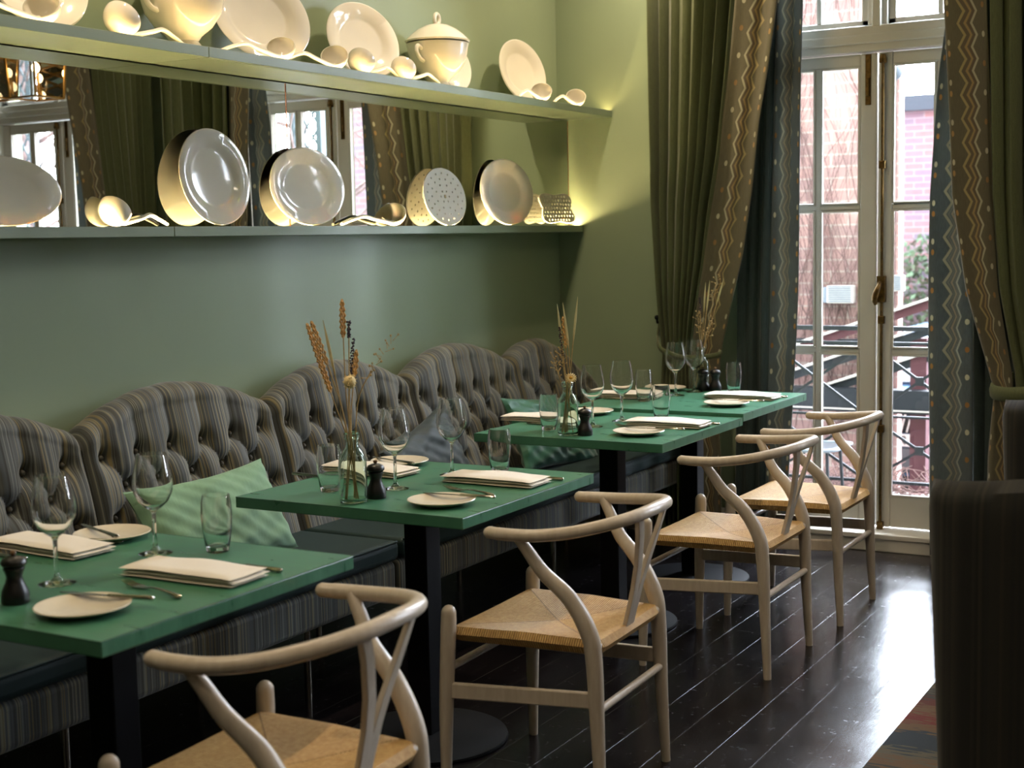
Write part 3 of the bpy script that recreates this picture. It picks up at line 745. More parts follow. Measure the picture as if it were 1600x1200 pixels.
banquette(1.19, 3.80, [(1.19, 2.06), (2.06, 2.93), (2.93, 3.80)], 'grey striped buttoned banquette with dark teal seat behind the nearest table')
banquette(3.80, 6.28, [(3.80, 4.65), (4.65, 5.49), (5.49, 6.28)], 'grey striped buttoned banquette with dark teal seat reaching the window corner')

# ------------------------------------------------------------------ cushions
def pillow(label, loc, w, h, th, rx, rz, m, cat='cushion', seed=1, roll=0, wr=1.0):
    n = 46; V = []; F = []
    rs = np.random.RandomState(seed)
    ph = rs.rand(6)*6.28
    def pt(i, j, sg):
        u = -1+2*i/(n-1); v = -1+2*j/(n-1)
        cu = 1-.07*(1-abs(v)**2.0)*1; cv = 1-.10*(1-abs(u)**2)
        f = max(0, (1-u**2)*(1-v**2))**.42
        x = u*w/2*(1-.09*(1-v*v)*abs(u)**3); z = v*h/2*(1-.12*(1-u*u)*abs(v)**3)
        wrk = .008*math.sin(7*u+3*v*v+ph[0])*f+.0035*math.sin(9*v*(1+.3*u)+ph[1]+4*u*u)*f+.006*math.sin(14*(u*.6-v)+ph[2])*(1-f*.6)*f**.5+.004*math.sin(23*(u+v*.7)+ph[3])*f**.5
        return (x, sg*(th/2*f)+wrk*wr, z)
    for sg in (-1, 1):
        for i in range(n):
            for j in range(n): V.append(pt(i, j, sg))
    for sg in (0, 1):
        o = sg*n*n
        for i in range(n-1):
            for j in range(n-1):
                q = (o+i*n+j, o+(i+1)*n+j, o+(i+1)*n+j+1, o+i*n+j+1); F.append(q if sg == 0 else q[::-1])
    b = MB(); b.v = V; b.f = F; ob = b.build('scatter_cushion', m)
    ob.rotation_euler = (Matrix.Rotation(rz, 3, 'Z') @ Matrix.Rotation(rx, 3, 'X') @ Matrix.Rotation(roll, 3, 'Y')).to_euler(); ob.location = loc
    tag(ob, label, cat); return ob
# local y is thickness; rz=90 turns the face to the room (+x)
pillow('pale green rumpled linen cushion leaning on the banquette behind the nearest table', (.415, 3.235, .607), .62, .315, .13, R(-26), R(90), M['linen'], seed=3, roll=R(-1), wr=.6)
pillow('slate grey velvet cushion behind the wine glasses of the second table', (.385, 4.47, .600), .54, .32, .12, R(-18), R(92), M['slate'], seed=5, roll=R(-14), wr=.7)
pillow('sea green satin cushion propped under the third table edge', (.415, 5.42, .602), .62, .34, .13, R(-24), R(88), M['satin'], seed=8, roll=R(5))

# ------------------------------------------------------------------ tables
XT = 1.4705; TW = .7446
def make_table(x1, y0, y1, label):
    cx, cy_ = x1-TW/2, (y0+y1)/2; hx, hy = TW/2, (y1-y0)/2-.0015
    t = thing('pedestal_table', label, 'table', (cx, cy_, 0), 0, 'green topped pedestal tables in a row'); t.scale = (1, 1, 1.018 if y0 > 5 else 1)
    MB().box(-hx, hx, -hy, hy, .7195, .75).build('tabletop', 'top', t, smooth=False, bevel=.0026)
    e = MB()
    e.box(-hx-.0005, hx+.0005, -hy-.0005, -hy+.002, .7493, .7502).box(-hx-.0005, hx+.0005, hy-.002, hy+.0005, .7493, .7502)
    e.box(-hx-.0005, -hx+.002, -hy+.002, hy-.002, .7493, .7502).box(hx-.002, hx+.0005, -hy+.002, hy-.002, .7493, .7502)
    e.build('edge_strip', 'trim', t, smooth=False)
    MB().box(-.038, .038, -.038, .038, .018, .715).build('column', 'black', t, bevel=.004)
    MB().box(-.22, .22, -.035, .035, .700, .7195).build('mounting_plate', 'black', t, smooth=False)
    MB().lathe([(0, 0), (.235, 0), (.238, .004), (.236, .010), (.20, .016), (.05, .022), (0, .022)], 64).build('base', 'black', t)
    return t
TB = [(XT, 1.7528, 2.5131), (XT, 2.9733, 3.719), (1.4216, 4.3307, 5.0975), (1.4216, 5.0985, 5.8711)]
for (x1, a, b_), lb in zip(TB, ('green topped square pedestal table nearest the camera, cut by the left edge', 'green topped pedestal table, second from the camera, standing alone', 'green topped pedestal table, third from the camera, touching the farthest one', 'green topped pedestal table farthest away, beside the window')):
    make_table(x1, a, b_, lb)

# ------------------------------------------------------------------ wishbone chairs (local: front at -x)
def make_chair(label):
    t = thing('wishbone_chair', label, 'chair', (0, 0, 0), 0, 'wishbone chairs on the aisle side of the tables')
    for s in (-1, 1):
        P = catmull([(-.215, s*.252, 0), (-.212, s*.248, .22), (-.204, s*.242, .43), (-.202, s*.240, .492)], 6)
        r = catr([.0125, .0185, .0205, .0195], 6)
        P += [Vector((-.202, s*.240, .500)), Vector((-.202, s*.240, .506)), Vector((-.202, s*.240, .509))]; r += [.016, .010, .002]
        MB().tube(P, r, 14).build('leg', 'wood', t)
        P = catmull([(.215, s*.217, 0), (.205, s*.213, .22), (.198, s*.213, .40), (.185, s*.216, .475), (.140, s*.224, .555), (.075, s*.240, .620), (.040, s*.255, .675), (.012, s*.266, .716)], 7)
        r = catr([.0125, .0180, .0215, .0225, .0210, .0180, .0155, .0125], 7)
        MB().tube(P, r, 14).build('leg', 'wood', t)
        MB().bar((-.208, s*.245, .283), (.20, s*.213, .300), .016, .042).build('stretcher', 'wood', t, smooth=False, bevel=.004)
    MB().tube([(-.207, -.24, .340), (-.207, .24, .340)], .0105, 12).build('stretcher', 'wood', t)
    MB().tube([(.205, -.21, .272), (.205, .21, .272)], .0105, 12).build('stretcher', 'wood', t)
    A = [(-.064, -.266, .716), (-.01, -.273, .716), (.07, -.270, .719), (.152, -.243, .728), (.222, -.183, .741), (.268, -.10, .752), (.282, 0, .757)]
    A = A+[(x, -y, z) for x, y, z in A[-2::-1]]
    P = catmull(A, 7); n = len(P)
    r = [.0178 if 3 < i < n-4 else .0172 for i in range(n)]
    P = [P[0]+(P[0]-P[1]).normalized()*.012, P[0]+(P[0]-P[1]).normalized()*.008]+P+[P[-1]+(P[-1]-P[-2]).normalized()*.008, P[-1]+(P[-1]-P[-2]).normalized()*.012]
    r = [.004, .012]+r+[.012, .004]
    MB().tube(P, r, 16, flat=.9, flatdir=(0, 0, 1)).build('armrail', 'wood', t)
    # Y-shaped splat, outline in (y, s) then mapped onto the leaning back plane
    half = [(.026, 0), (.026, .14), (.030, .34), (.045, .56), (.074, .82), (.098, 1.0), (.058, 1.0), (.038, .80), (.018, .55), (.006, .34), (0, .31)]
    bt, tp = Vector((.198, 0, .436)), Vector((.279, 0, .750))
    V = []; F = []
    L = half; Rr = [(-y, s) for y, s in half]
    def quads(h):
        n_ = len(h)
        ol = h[:6]; q_ = 1 if h[0][0] > 0 else -1
        il = [(0, 0), (0, .14), (0, .31), (q_*.012, .52), (q_*.047, .82), (q_*.074, 1.0)]
        return ol, il
    b = MB()
    for h in (L, Rr):
        ol, il = quads(h)
        Vv = []
        for dx in (-.0065, .0065):
            for (y, s) in ol+il:
                p = bt.lerp(tp, s); Vv.append((p.x+dx-1.1*y*y*s, y, p.z-.03*abs(y)*s))
        k = len(ol); Ff = []
        for side in (0, 1):
            o = side*2*k
            for i in range(k-1):
                Ff.append((o+i, o+i+1, o+k+i+1, o+k+i))
        for i in range(k-1):
            Ff.append((i, i+1, 2*k+i+1, 2*k+i)); 
            if i >= 2: Ff.append((k+i, k+i+1, 3*k+i+1, 3*k+i))
        Ff.append((0, k, 3*k, 2*k)); Ff.append((k-1, 2*k-1, 4*k-1, 3*k-1))
        b.add(Vv, Ff)
    b.build('splat', 'wood', t, smooth=False, bevel=.002)
    MB().tube([(.197, -.21, .432), (.197, .21, .432)], .0115, 12).build('seat_rail', 'wood', t)
    # woven seat
    n = 34; V = []; F = []
    for sg in (1, -1):
        for i in range(n):
            for j in range(n):
                u = -1+2*i/(n-1); v = -1+2*j/(n-1)
                x = .001+u*.214; wd = .236-.034*(u+1)/2
                xx = x; y = v*wd
                e = max(abs(u), abs(v)); roll = (1-max(0, (e-.90)/.10)**2)**.5 if e < 1 else 0
                corner = max(0, abs(u)-.84)/.16*max(0, abs(v)-.86)/.14
                dip = -.016*(1-u*u)*(1-v*v)+.006*(v*v-.5)*(1-abs(u))
                z = .430+dip+(.019+.004*abs(v)*(1-abs(u)))*roll if sg > 0 else .430+dip*.4-.020*roll
                V.append((xx*(1-.04*corner), y*(1-.05*corner), z))
    for s_ in (0, 1):
        o = s_*n*n
        for i in range(n-1):
            for j in range(n-1):
                q = (o+i*n+j, o+(i+1)*n+j, o+(i+1)*n+j+1, o+i*n+j+1); F.append(q if s_ == 0 else q[::-1])
    b = MB(); b.v = V; b.f = F; b.build('seat', 'cord', t)
    return t
ch = make_chair('pale wood wishbone chair with woven cord seat at the nearest table, cut off below')
ch.location = (1.590, 2.075, 0); ch.rotation_euler = (0, 0, R(3))
dup(ch, (1.590, 3.262, 0), R(2), 'pale wood wishbone chair with woven cord seat at the second table')
dup(ch, (1.588, 4.515, 0), R(0), 'pale wood wishbone chair with woven cord seat at the third table')
dup(ch, (1.612, 5.240, 0), R(0), 'pale wood wishbone chair farthest away, standing before the window')

# ------------------------------------------------------------------ tableware
TZ = .7503
def wine_glass(label, grp='stemmed wine glasses'):
    t = thing('wine_glass', label, 'wine glass', (0, 0, 0), 0, grp)
    o = [(0, 0), (.037, 0), (.0385, .0012), (.034, .003), (.012, .008), (.0058, .016), (.0044, .03), (.0042, .07), (.0048, .092), (.008, .100), (.020, .108), (.034, .122), (.0435, .142), (.0455, .160), (.043, .185), (.0375, .212), (.034, .230)]
    i = [(.0330, .2303), (.0365, .212), (.042, .185), (.0444, .160), (.0424, .142), (.033, .1234), (.019, .110), (.006, .104), (0, .1035)]
    MB().lathe(o+i, 48).build('bowl_and_stem', 'glass', t); return t
def tumbler(label, grp='water tumblers'):
    t = thing('water_tumbler', label, 'tumbler', (0, 0, 0), 0, grp)
    o = [(0, 0), (.023, 0), (.0255, .002), (.029, .020), (.0335, .055), (.0355, .085), (.034, .115), (.031, .132)]
    i = [(.0300, .1323), (.0326, .115), (.0340, .085), (.0320, .055), (.0272, .022), (.022, .013), (0, .011)]
    MB().lathe(o+i, 44).build('glass_wall', 'glass', t); return t
for _f in (wine_glass, tumbler): pass
def one(fn, label, x, y, proto={}):
    k = fn.__name__
    if k not in proto:
        o = fn(label); proto[k] = o; o.location = (x, y, TZ); 
        return o
    return dup(proto[k], (x, y, TZ), rnd.random()*.3, label)
gw = 'stemmed wine glasses on the tables'
one(wine_glass, 'empty wine glass at the left of the nearest table, before the banquette napkin', 1.057, 2.032)
one(wine_glass, 'empty wine glass on the nearest table beside the tumbler', 1.041, 2.337)
one(wine_glass, 'empty wine glass on the second table right of its pepper mill', 1.071, 3.259)
one(wine_glass, 'empty wine glass on the second table right beside its right-hand tumbler', 1.092, 3.528)
one(wine_glass, 'empty wine glass on the third table right of its flower bottle', 1.002, 4.648)
one(wine_glass, 'empty wine glass in the middle of the third table', 1.033, 4.836)
one(wine_glass, 'left of the two empty wine glasses on the farthest table', .929, 5.596)
one(wine_glass, 'right of the two empty wine glasses on the farthest table', .948, 5.760)
one(tumbler, 'clear tumbler on the nearest table behind the front napkin', 1.160, 2.413)
one(tumbler, 'clear tumbler left of the flower bottle on the second table', .921, 3.15)
one(tumbler, 'clear tumbler at the right end of the second table', 1.201, 3.624)
one(tumbler, 'clear tumbler left of the flower bottle on the third table', .892, 4.511)
one(tumbler, 'clear tumbler at the right end of the third table', 1.149, 4.942)
one(tumbler, 'clear tumbler at the banquette side of the farthest table', .887, 5.356)
one(tumbler, 'clear tumbler at the window end of the farthest table', 1.124, 5.78)
def mill(label):
    t = thing('pepper_mill', label, 'pepper mill', (0, 0, 0), 0, 'dark pepper mills on the tables')
    MB().lathe([(0, 0), (.026, 0), (.0275, .002), (.0275, .016), (.0255, .026), (.018, .042), (.0155, .052), (.018, .062), (.0215, .070), (.021, .072), (0, .072)], 32).build('mill_body', 'mill', t)
    MB().lathe([(0, .0725), (.019, .0725), (.0245, .078), (.0250, .083), (.021, .090), (.010, .095), (.0, .096)], 32).build('mill_head', 'mill', t)
    MB().lathe([(0, .0962), (.004, .0962), (.0062, .100), (.0055, .104), (0, .1055)], 16).build('mill_knob', 'finial', t)
    return t
one(mill, 'dark wooden pepper mill at the left edge of the nearest table', 1.105, 1.882)
one(mill, 'dark wooden pepper mill beside the flower bottle on the second table', 1.102, 3.121)
one(mill, 'dark wooden pepper mill beside the flower bottle on the third table', 1.076, 4.439)
one(mill, 'left of the two dark pepper mills on the farthest table', .960, 5.83)
one(mill, 'right of the two dark pepper mills on the farthest table', 1.018, 5.83)
def side_plate(label):
    o = MB().lathe([(0, 0), (.052, 0), (.056, .001), (.078, .009), (.0905, .0135), (.092, .015), (.0905, .0165), (.076, .0125), (.056, .0055), (0, .004)], 64).build('side_plate', 'plate')
    tag(o, label, 'side plate', 'cream side plates on the tables'); return o
one(side_plate, 'cream side plate at the aisle corner of the nearest table', 1.282, 1.891)
one(side_plate, 'cream side plate at the banquette side of the nearest table', .820, 2.42)
one(side_plate, 'cream side plate at the aisle corner of the second table', 1.319, 3.114)
one(side_plate, 'cream side plate at the banquette side of the second table', .835, 3.625)
one(side_plate, 'cream side plate at the aisle side of the third table', 1.246, 4.524)
one(side_plate, 'cream side plate at the banquette side of the third table', .822, 4.99)
one(side_plate, 'cream side plate at the aisle side of the farthest table', 1.264, 5.331)
one(side_plate, 'cream side plate at the banquette side of the farthest table', .805, 5.77)
def napkin(label):
    b = MB(); L, Wd = .15, .062
    n1, n2 = 36, 10
    lay = [(0, .0085, 0, 0), (.0082, .0160, .003, .001), (.0158, .0250, -.002, -.001)]
    for z0, z1, ox, oy in lay:
        V = []; F = []
        for sg in (0, 1):
            for i in range(n1):
                for j in range(n2):
                    u = -1+2*i/(n1-1); v = -1+2*j/(n2-1)
                    e = max(abs(u)**8, abs(v)**6)
                    wob = .0016*math.sin(3.1*u+z0*90)+.0010*math.sin(5*u+2*v)
                    mid = (z0+z1)/2+(wob if z0 > .001 else 0)
                    hh = (z1-z0)/2*math.sqrt(max(0, 1-e**2))
                    V.append((u*L+ox, v*Wd*(1+.02*math.sin(4*u))+oy, max(.0002, mid+(hh if sg else -hh))))
        for s_ in (0, 1):
            o = s_*n1*n2
            for i in range(n1-1):
                for j in range(n2-1):
                    q = (o+i*n2+j, o+(i+1)*n2+j, o+(i+1)*n2+j+1, o+i*n2+j+1); F.append(q[::-1] if s_ == 0 else q)
        b.add(V, F)
    o = b.build('napkin', 'napkin'); tag(o, label, 'napkin', 'folded ivory napkins on the tables'); return o
NP = [('folded ivory napkin at the aisle side of the nearest table', 1.278, 2.205, 2), ('folded ivory napkin at the banquette side of the nearest table', .785, 2.262, -3),
      ('folded ivory napkin at the aisle side of the second table', 1.282, 3.462, 0), ('folded ivory napkin at the banquette side of the second table', .835, 3.46, -4),
      ('folded ivory napkin at the aisle side of the third table', 1.250, 4.775, 0), ('folded ivory napkin at the banquette side of the third table', .74, 4.74, 4),
      ('folded ivory napkin at the aisle side of the farthest table', 1.238, 5.585, 0), ('folded ivory napkin at the banquette side of the farthest table', .76, 5.46, 2)]
pn = None
for lb, x, y, r_ in NP:
    if pn is None: pn = napkin(lb); pn.location = (x, y, TZ); pn.rotation_euler = (0, 0, R(r_))
    else: dup(pn, (x, y, TZ), R(r_), lb)
# cutlery: length along +x, handle at +x
def knife(label, s=1.0):
    t = thing('table_knife', label, 'knife', (0, 0, 0), 0, 'table knives')
    MB().poly([(-.115*s, -.002), (-.105*s, -.0075), (-.06*s, -.009), (0, -.006), (0, .005), (-.08*s, .006), (-.112*s, .003)], .0014, Matrix.Translation((0, 0, .004))).build('knife_blade', 'steel', t, bevel=.0004)
    MB().tube([(0, 0, .0045), (.01, 0, .0045), (.05*s, 0, .0050), (.095*s, 0, .0052), (.102*s, 0, .005), (.105*s, 0, .005)], [.0035, .0036, .0042, .005, .0044, .001], 10, flat=1.5, flatdir=(0, 1, 0)).build('knife_handle', 'steel', t)
    return t
def fork(label, s=1.0):
    t = thing('table_fork', label, 'fork', (0, 0, 0), 0, 'table forks')
    b = MB()
    for k in (-1.5, -.5, .5, 1.5):
        b.tube([(-.105, k*.0055, .010), (-.085, k*.0058, .005), (-.062, k*.0058, .0035)], [.0009, .0016, .0018], 8)
    b.poly([(-.064, -.0105), (-.052, -.0108), (-.036, -.007), (-.028, -.003), (-.028, .003), (-.036, .007), (-.052, .0108), (-.064, .0105)], .0018, Matrix.Translation((0, 0, .0035)))
    b.build('fork_head', 'steel', t)
    MB().tube(catmull([(-.03, 0, .004), (0, 0, .008), (.05, 0, .0075), (.085, 0, .004), (.095, 0, .0036)], 5), catr([.002, .0024, .0032, .0046, .002], 5), 10, flat=1.6, flatdir=(0, 1, 0)).build('fork_handle', 'steel', t)
    return t
pk = knife('steel knife right of the front napkin on the nearest table'); pk.location = (1.325, 2.318, TZ); pk.rotation_euler = (0, 0, R(-4))
pf = fork('steel fork between side plate and front napkin on the nearest table'); pf.location = (1.295, 2.068, TZ); pf.rotation_euler = (0, 0, R(-13))
def onplate(label, x, y, a, src=None):
    o = dup(src or pk, (x, y, TZ+.0135), R(a), label); return o
onplate('small knife lying across the aisle side plate of the nearest table', 1.285, 1.955, 10)
onplate('small knife lying across the banquette side plate of the nearest table', .79, 2.41, -22)
dup(pf, (.80, 2.352, TZ), R(20), 'steel fork beside the banquette napkin of the nearest table')
dup(pk, (.72, 2.16, TZ), R(-3), 'steel knife left of the banquette napkin on the nearest table')
onplate('small knife lying across the aisle side plate of the second table', 1.345, 3.168, 4)
onplate('small knife lying across the banquette side plate of the second table', .83, 3.60, -20)
dup(pf, (1.300, 3.292, TZ), R(-16), 'steel fork beside the aisle side plate of the second table')
dup(pk, (1.345, 3.570, TZ), R(-4), 'steel knife behind the aisle napkin of the second table')
dup(pk, (.745, 3.33, TZ), R(178), 'steel knife left of the banquette napkin on the second table')
dup(pf, (.86, 3.545, TZ), R(8), 'steel fork right of the banquette napkin on the second table')
onplate('small knife lying across the aisle side plate of the third table', 1.29, 4.575, 6)
dup(pf, (1.17, 4.655, TZ), R(-24), 'steel fork beside the aisle side plate of the third table')
dup(pk, (1.315, 4.865, TZ), R(-2), 'steel knife behind the aisle napkin of the third table')
dup(pk, (.84, 4.62, TZ), R(178), 'steel knife left of the banquette napkin on the third table')
onplate('small knife lying across the aisle side plate of the farthest table', 1.30, 5.375, 4)
dup(pf, (1.19, 5.475, TZ), R(-24), 'steel fork beside the aisle side plate of the farthest table')
dup(pk, (1.30, 5.672, TZ), R(-2), 'steel knife behind the aisle napkin of the farthest table')
dup(pk, (.80, 5.36, TZ), R(178), 'steel knife left of the banquette napkin on the farthest table')

# ------------------------------------------------------------------ bottles with dried flowers
def bottle(label):
    o = [(0, 0), (.031, 0), (.0365, .003), (.038, .012), (.038, .110), (.035, .125), (.024, .143), (.0185, .152), (.0175, .172), (.0215, .176), (.0220, .188), (.0190, .191)]
    i = [(.0158, .190), (.0150, .174), (.0160, .152), (.0225, .141), (.0330, .123), (.0355, .110), (.0355, .014), (.030, .007), (0, .006)]
    ob = MB().lathe(o+i, 48).build('glass_bottle', 'bottle'); tag(ob, label, 'bottle vase', 'clear bottles holding dried flowers'); return ob
pb = bottle('clear bottle vase with wheat and lavender on the second table'); pb.location = (1.084, 3.041, TZ)
dup(pb, (1.020, 4.417, TZ), 0, 'clear bottle vase with daisy and oat blades on the third table')
dup(pb, (.945, 5.79+.05, TZ), 0, 'clear bottle vase behind the pepper mills on the farthest table')
dup(pb, (1.045, 1.80, TZ), 0, 'clear bottle vase on the nearest table, just outside the left edge')
RT = Vector((math.cos(.5221), math.sin(.5221), 0)); DP = Vector((-.498, .867, 0))
def stem(kind, label, base, tip, mid, depth, grp, hlen=.07):
    """base = bottle centre, tip/mid = (across, height) above the table, seen square-on; depth = offset away from the room"""
    t = thing('dried_stem', label, 'dried flower', base, 0, grp)
    def P(a, h, d): return RT*a+Vector((0, 0, h))+DP*d
    root = P((rnd.random()-.5)*.046, .012, (rnd.random()-.5)*.03); neck = P(max(-.010, min(.010, tip[0]*.12+(rnd.random()-.5)*.010)), .165, max(-.008, min(.008, depth*.2)))
    m = P(mid[0], mid[1], depth*.7); e = P(tip[0], tip[1], depth)
    path = catmull([root, neck, m, e], 10)
    # head occupies the last hlen metres
    L = 0; k = len(path)-1
    while k > 1 and L < hlen: L += (path[k]-path[k-1]).length; k -= 1
    MB().tube(path[:k+3], [.0017]*(k+3), 6).build('stem', 'straw', t)
    hp = path[k:]
    b = MB()
    if kind == 'wheat':
        n_ = int(hlen/.0065)
        for i in range(n_):
            u = i/max(1, n_-1); q = u*(len(hp)-1); a = int(min(q, len(hp)-2)); p = hp[a].lerp(hp[a+1], q-a)
            d = (hp[min(a+1, len(hp)-1)]-hp[a]).normalized(); w = .0075*math.sin(PI*(.15+.8*u))+.001
            for sg in (-1, 1):
                sd = (RT*sg*(1 if i % 2 else .4)+DP*(.4 if i % 2 else 1)*sg).normalized()
                c = p+sd*w*.6
                b.tube([c-d*.006, c+d*.001+sd*.002, c+d*.008+sd*.0015], [.0006, .0036, .0006], 6)
        b.tube(hp, .0018, 6); b.build('seed_head', 'wheat', t)
    elif kind == 'lavender':
        for i in range(16):
            u = i/15; q = u*(len(hp)-1); a = int(min(q, len(hp)-2)); p = hp[a].lerp(hp[a+1], q-a)
            for k2 in range(3):
                an = k2*2.1+i*1.3; sd = RT*math.cos(an)+DP*math.sin(an); b.ball(p+sd*(.0015+.003*rnd.random())+Vector((0, 0, .004*rnd.random())), .0015+.0018*rnd.random(), n=6)
        b.build('seed_head', 'lavender', t)
    elif kind == 'blade':
        b.tube(hp, [max(.0006, .0045*math.sin(PI*min(1, .1+.9*i/(len(hp)-1)))) for i in range(len(hp))], 8, flat=.35, flatdir=DP); b.build('seed_head', 'palegrass', t)
    elif kind == 'globe':
        c = hp[-1]; b.ball(c, .0165, n=12)
        for i in range(60):
            an = rnd.random()*6.28; ph = rnd.random()*PI; d = RT*math.cos(an)*math.sin(ph)+DP*math.sin(an)*math.sin(ph)+Vector((0, 0, math.cos(ph)))
            b.tube([c+d*.012, c+d*.021], [.0028, .0004], 5)
        b.build('flower_head', 'cream', t)
    elif kind == 'daisy':
        c = hp[-1]; nrm = (-DP*.8+Vector((0, 0, .5))).normalized(); s1 = RT; s2 = nrm.cross(s1)
        for i in range(16):
            an = 2*PI*i/16; d = s1*math.cos(an)+s2*math.sin(an)
            b.tube([c+d*.004, c+d*.012+nrm*.002, c+d*.021], [.0015, .0034, .001], 6)
        f_ = b.build('flower_head', 'cream', t); MB().ball(c+nrm*.002, .0065, n=10).build('flower_eye', 'daisyeye', f_)
    elif kind == 'spray':
        for i in range(16):
            u = .0+i/15; q = u*(len(hp)-1); a = int(min(q, len(hp)-2)); p = hp[a].lerp(hp[a+1], q-a)
            d = (RT*(rnd.random()-.5)*2+Vector((0, 0, rnd.random()*1.2))+DP*(rnd.random()-.5)).normalized()
            e2 = p+d*(.010+.016*rnd.random()); b.tube([p, e2], .0009, 5); b.ball(e2, .0026+.0012*rnd.random(), n=6)
        b.build('seed_head', 'straw', t)
    return t
def bunch(base, sc, p0, items, where):
    for kind, tp, md, dpt, hl_, lab in items:
        T = ((tp[0]-p0[0])/sc, (p0[1]-tp[1])/sc); Mi = ((md[0]-p0[0])/sc, (p0[1]-md[1])/sc)
        stem(kind, lab+' '+where, base, T, Mi, dpt, 'dried flowers '+where, hl_)
bunch((1.084, 3.041, TZ), 578, (553, 785), [
    ('wheat', (545, 472), (546, 600), 0, .085, 'tallest upright golden wheat ear'),
    ('wheat', (490, 508), (528, 630), .01, .165, 'long golden wheat ear leaning farthest left'),
    ('wheat', (499, 504), (536, 620), -.015, .09, 'shorter wheat ear just right of the leftmost'),
    ('blade', (514, 500), (536, 620), .01, .14, 'pale oat blade leaning left'),
    ('lavender', (555, 503), (552, 620), -.01, .035, 'dark lavender spike, the upper of two,'),
    ('lavender', (560, 532), (550, 620), .015, .085, 'dark lavender spike, the lower of two,'),
    ('wheat', (563, 551), (553, 640), .02, .06, 'small wheat ear right of the lavender'),
    ('globe', (555, 594), (551, 660), -.03, .02, 'cream globe flower head'),
    ('spray', (621, 534), (570, 610), 0, .12, 'thin berried spray bending right')], 'in the bottle on the second table')
bunch((1.020, 4.417, TZ), 440, (888, 680), [
    ('blade', (874, 474), (884, 570), 0, .14, 'pale blade farthest left'),
    ('blade', (883, 472), (892, 560), .01, .15, 'pale curved blade in the centre'),
    ('blade', (906, 463), (895, 560), -.01, .15, 'pale blade farthest right'),
    ('wheat', (883, 497), (889, 580), .01, .09, 'golden wheat ear between the blades'),
    ('lavender', (877, 512), (885, 590), -.01, .08, 'dark lavender spike'),
    ('spray', (878, 545), (886, 600), -.02, .07, 'fluffy beige seed cluster'),
    ('spray', (868, 560), (882, 610), .01, .06, 'low drooping beige seed spray'),
    ('daisy', (893, 589), (889, 630), -.03, .02, 'white everlasting daisy')], 'in the bottle on the third table')
bunch((.945, 5.84, TZ), 348, (1119, 612), [
    ('blade', (1134, 443), (1125, 520), 0, .13, 'pale blade, upright tallest of the left'),
    ('blade', (1128, 446), (1123, 520), .01, .13, 'pale blade leaning slightly left'),
    ('blade', (1155, 440), (1132, 520), -.01, .12, 'pale blade leaning farthest right'),
    ('spray', (1147, 438), (1130, 520), .01, .08, 'pale seed spray'),
    ('lavender', (1118, 470), (1120, 540), -.01, .06, 'dark lavender spike'),
    ('spray', (1113, 490), (1118, 540), -.02, .09, 'beige grass spray'),
    ('spray', (1136, 505), (1124, 550), -.01, .07, 'low right beige grass spray')], 'in the bottle on the farthest table')
bunch((1.045, 1.80, TZ), 900, (-25, 965), [
    ('wheat', (3, 582), (-8, 760), 0, .10, 'golden wheat ear at the left picture edge'),
    ('blade', (-40, 560), (-30, 760), 0, .14, 'pale oat blade just outside the frame')], 'in the bottle on the nearest table')

# everything standing on the farthest table, whose top sits a little higher
for o in list(C.objects):
    if o.parent is None and 'category' in o and o.location.y > 5.1 and .74 < o.location.z < .80 and .4 < o.location.x < 1.6: o.location.z += .0137

# ------------------------------------------------------------------ curtains
def interp(tab, z):
    zs = [a for a, _ in tab]; xs_ = [b_ for _, b_ in tab]
    return float(np.interp(z, zs[::-1] if zs[0] > zs[-1] else zs, xs_[::-1] if zs[0] > zs[-1] else xs_))
def drape(name, parent, m, left, right, z0, z1, y0, nf, amp, seed=0, edge=0, uvdir=1, bw=.2, ph=0, gather=None, sharp=.6):
    """left/right: tables (z,x). edge=+1: right side is the leading edge (u measured from it), -1: left side"""
    nu, nz = max(24, int(nf*22)), 90
    rs = np.random.RandomState(seed); pa = rs.rand(8)*6.28
    V = []; UV = []
    for j in range(nz):
        z = z1+(z0-z1)*j/(nz-1); xl = interp(left, z); xr = interp(right, z)
        g = 1.0 if gather is None else .55+.45*min(1, abs(z-gather)/.8)
        for i in range(nu):
            u = i/(nu-1)
            p = 2*PI*nf*u+ph+.5*math.sin(pa[0]+5*u+.6*z)+.25*math.sin(pa[1]+11*u)
            s_ = math.sin(p); w = math.copysign(abs(s_)**sharp, s_)
            am = amp*g*(.75+.35*math.sin(pa[2]+7.3*u))
            x = xl+(xr-xl)*u+.20*(xr-xl)/max(nf, 1)*math.sin(2*p+.6)*.5*(1 if nf > 1.5 else .3)
            x += .004*math.sin(3*z+pa[3])
            y = y0-am*w+.006*math.sin(2.2*z+9*u+pa[4])
            if gather is not None: y += .03*math.exp(-((z-gather)/.25)**2)
            V.append((x, y, z)); UV.append((((1-u) if edge >= 0 else u)*bw, z))
    F = [(j*nu+i, j*nu+i+1, (j+1)*nu+i+1, (j+1)*nu+i) for j in range(nz-1) for i in range(nu-1)]
    b = MB(); b.v = V; b.f = F; o = b.build(name, m, parent, uv=UV)
    sm = o.modifiers.new('thickness', 'SOLIDIFY'); sm.thickness = .0025
    return o
GZ = .88
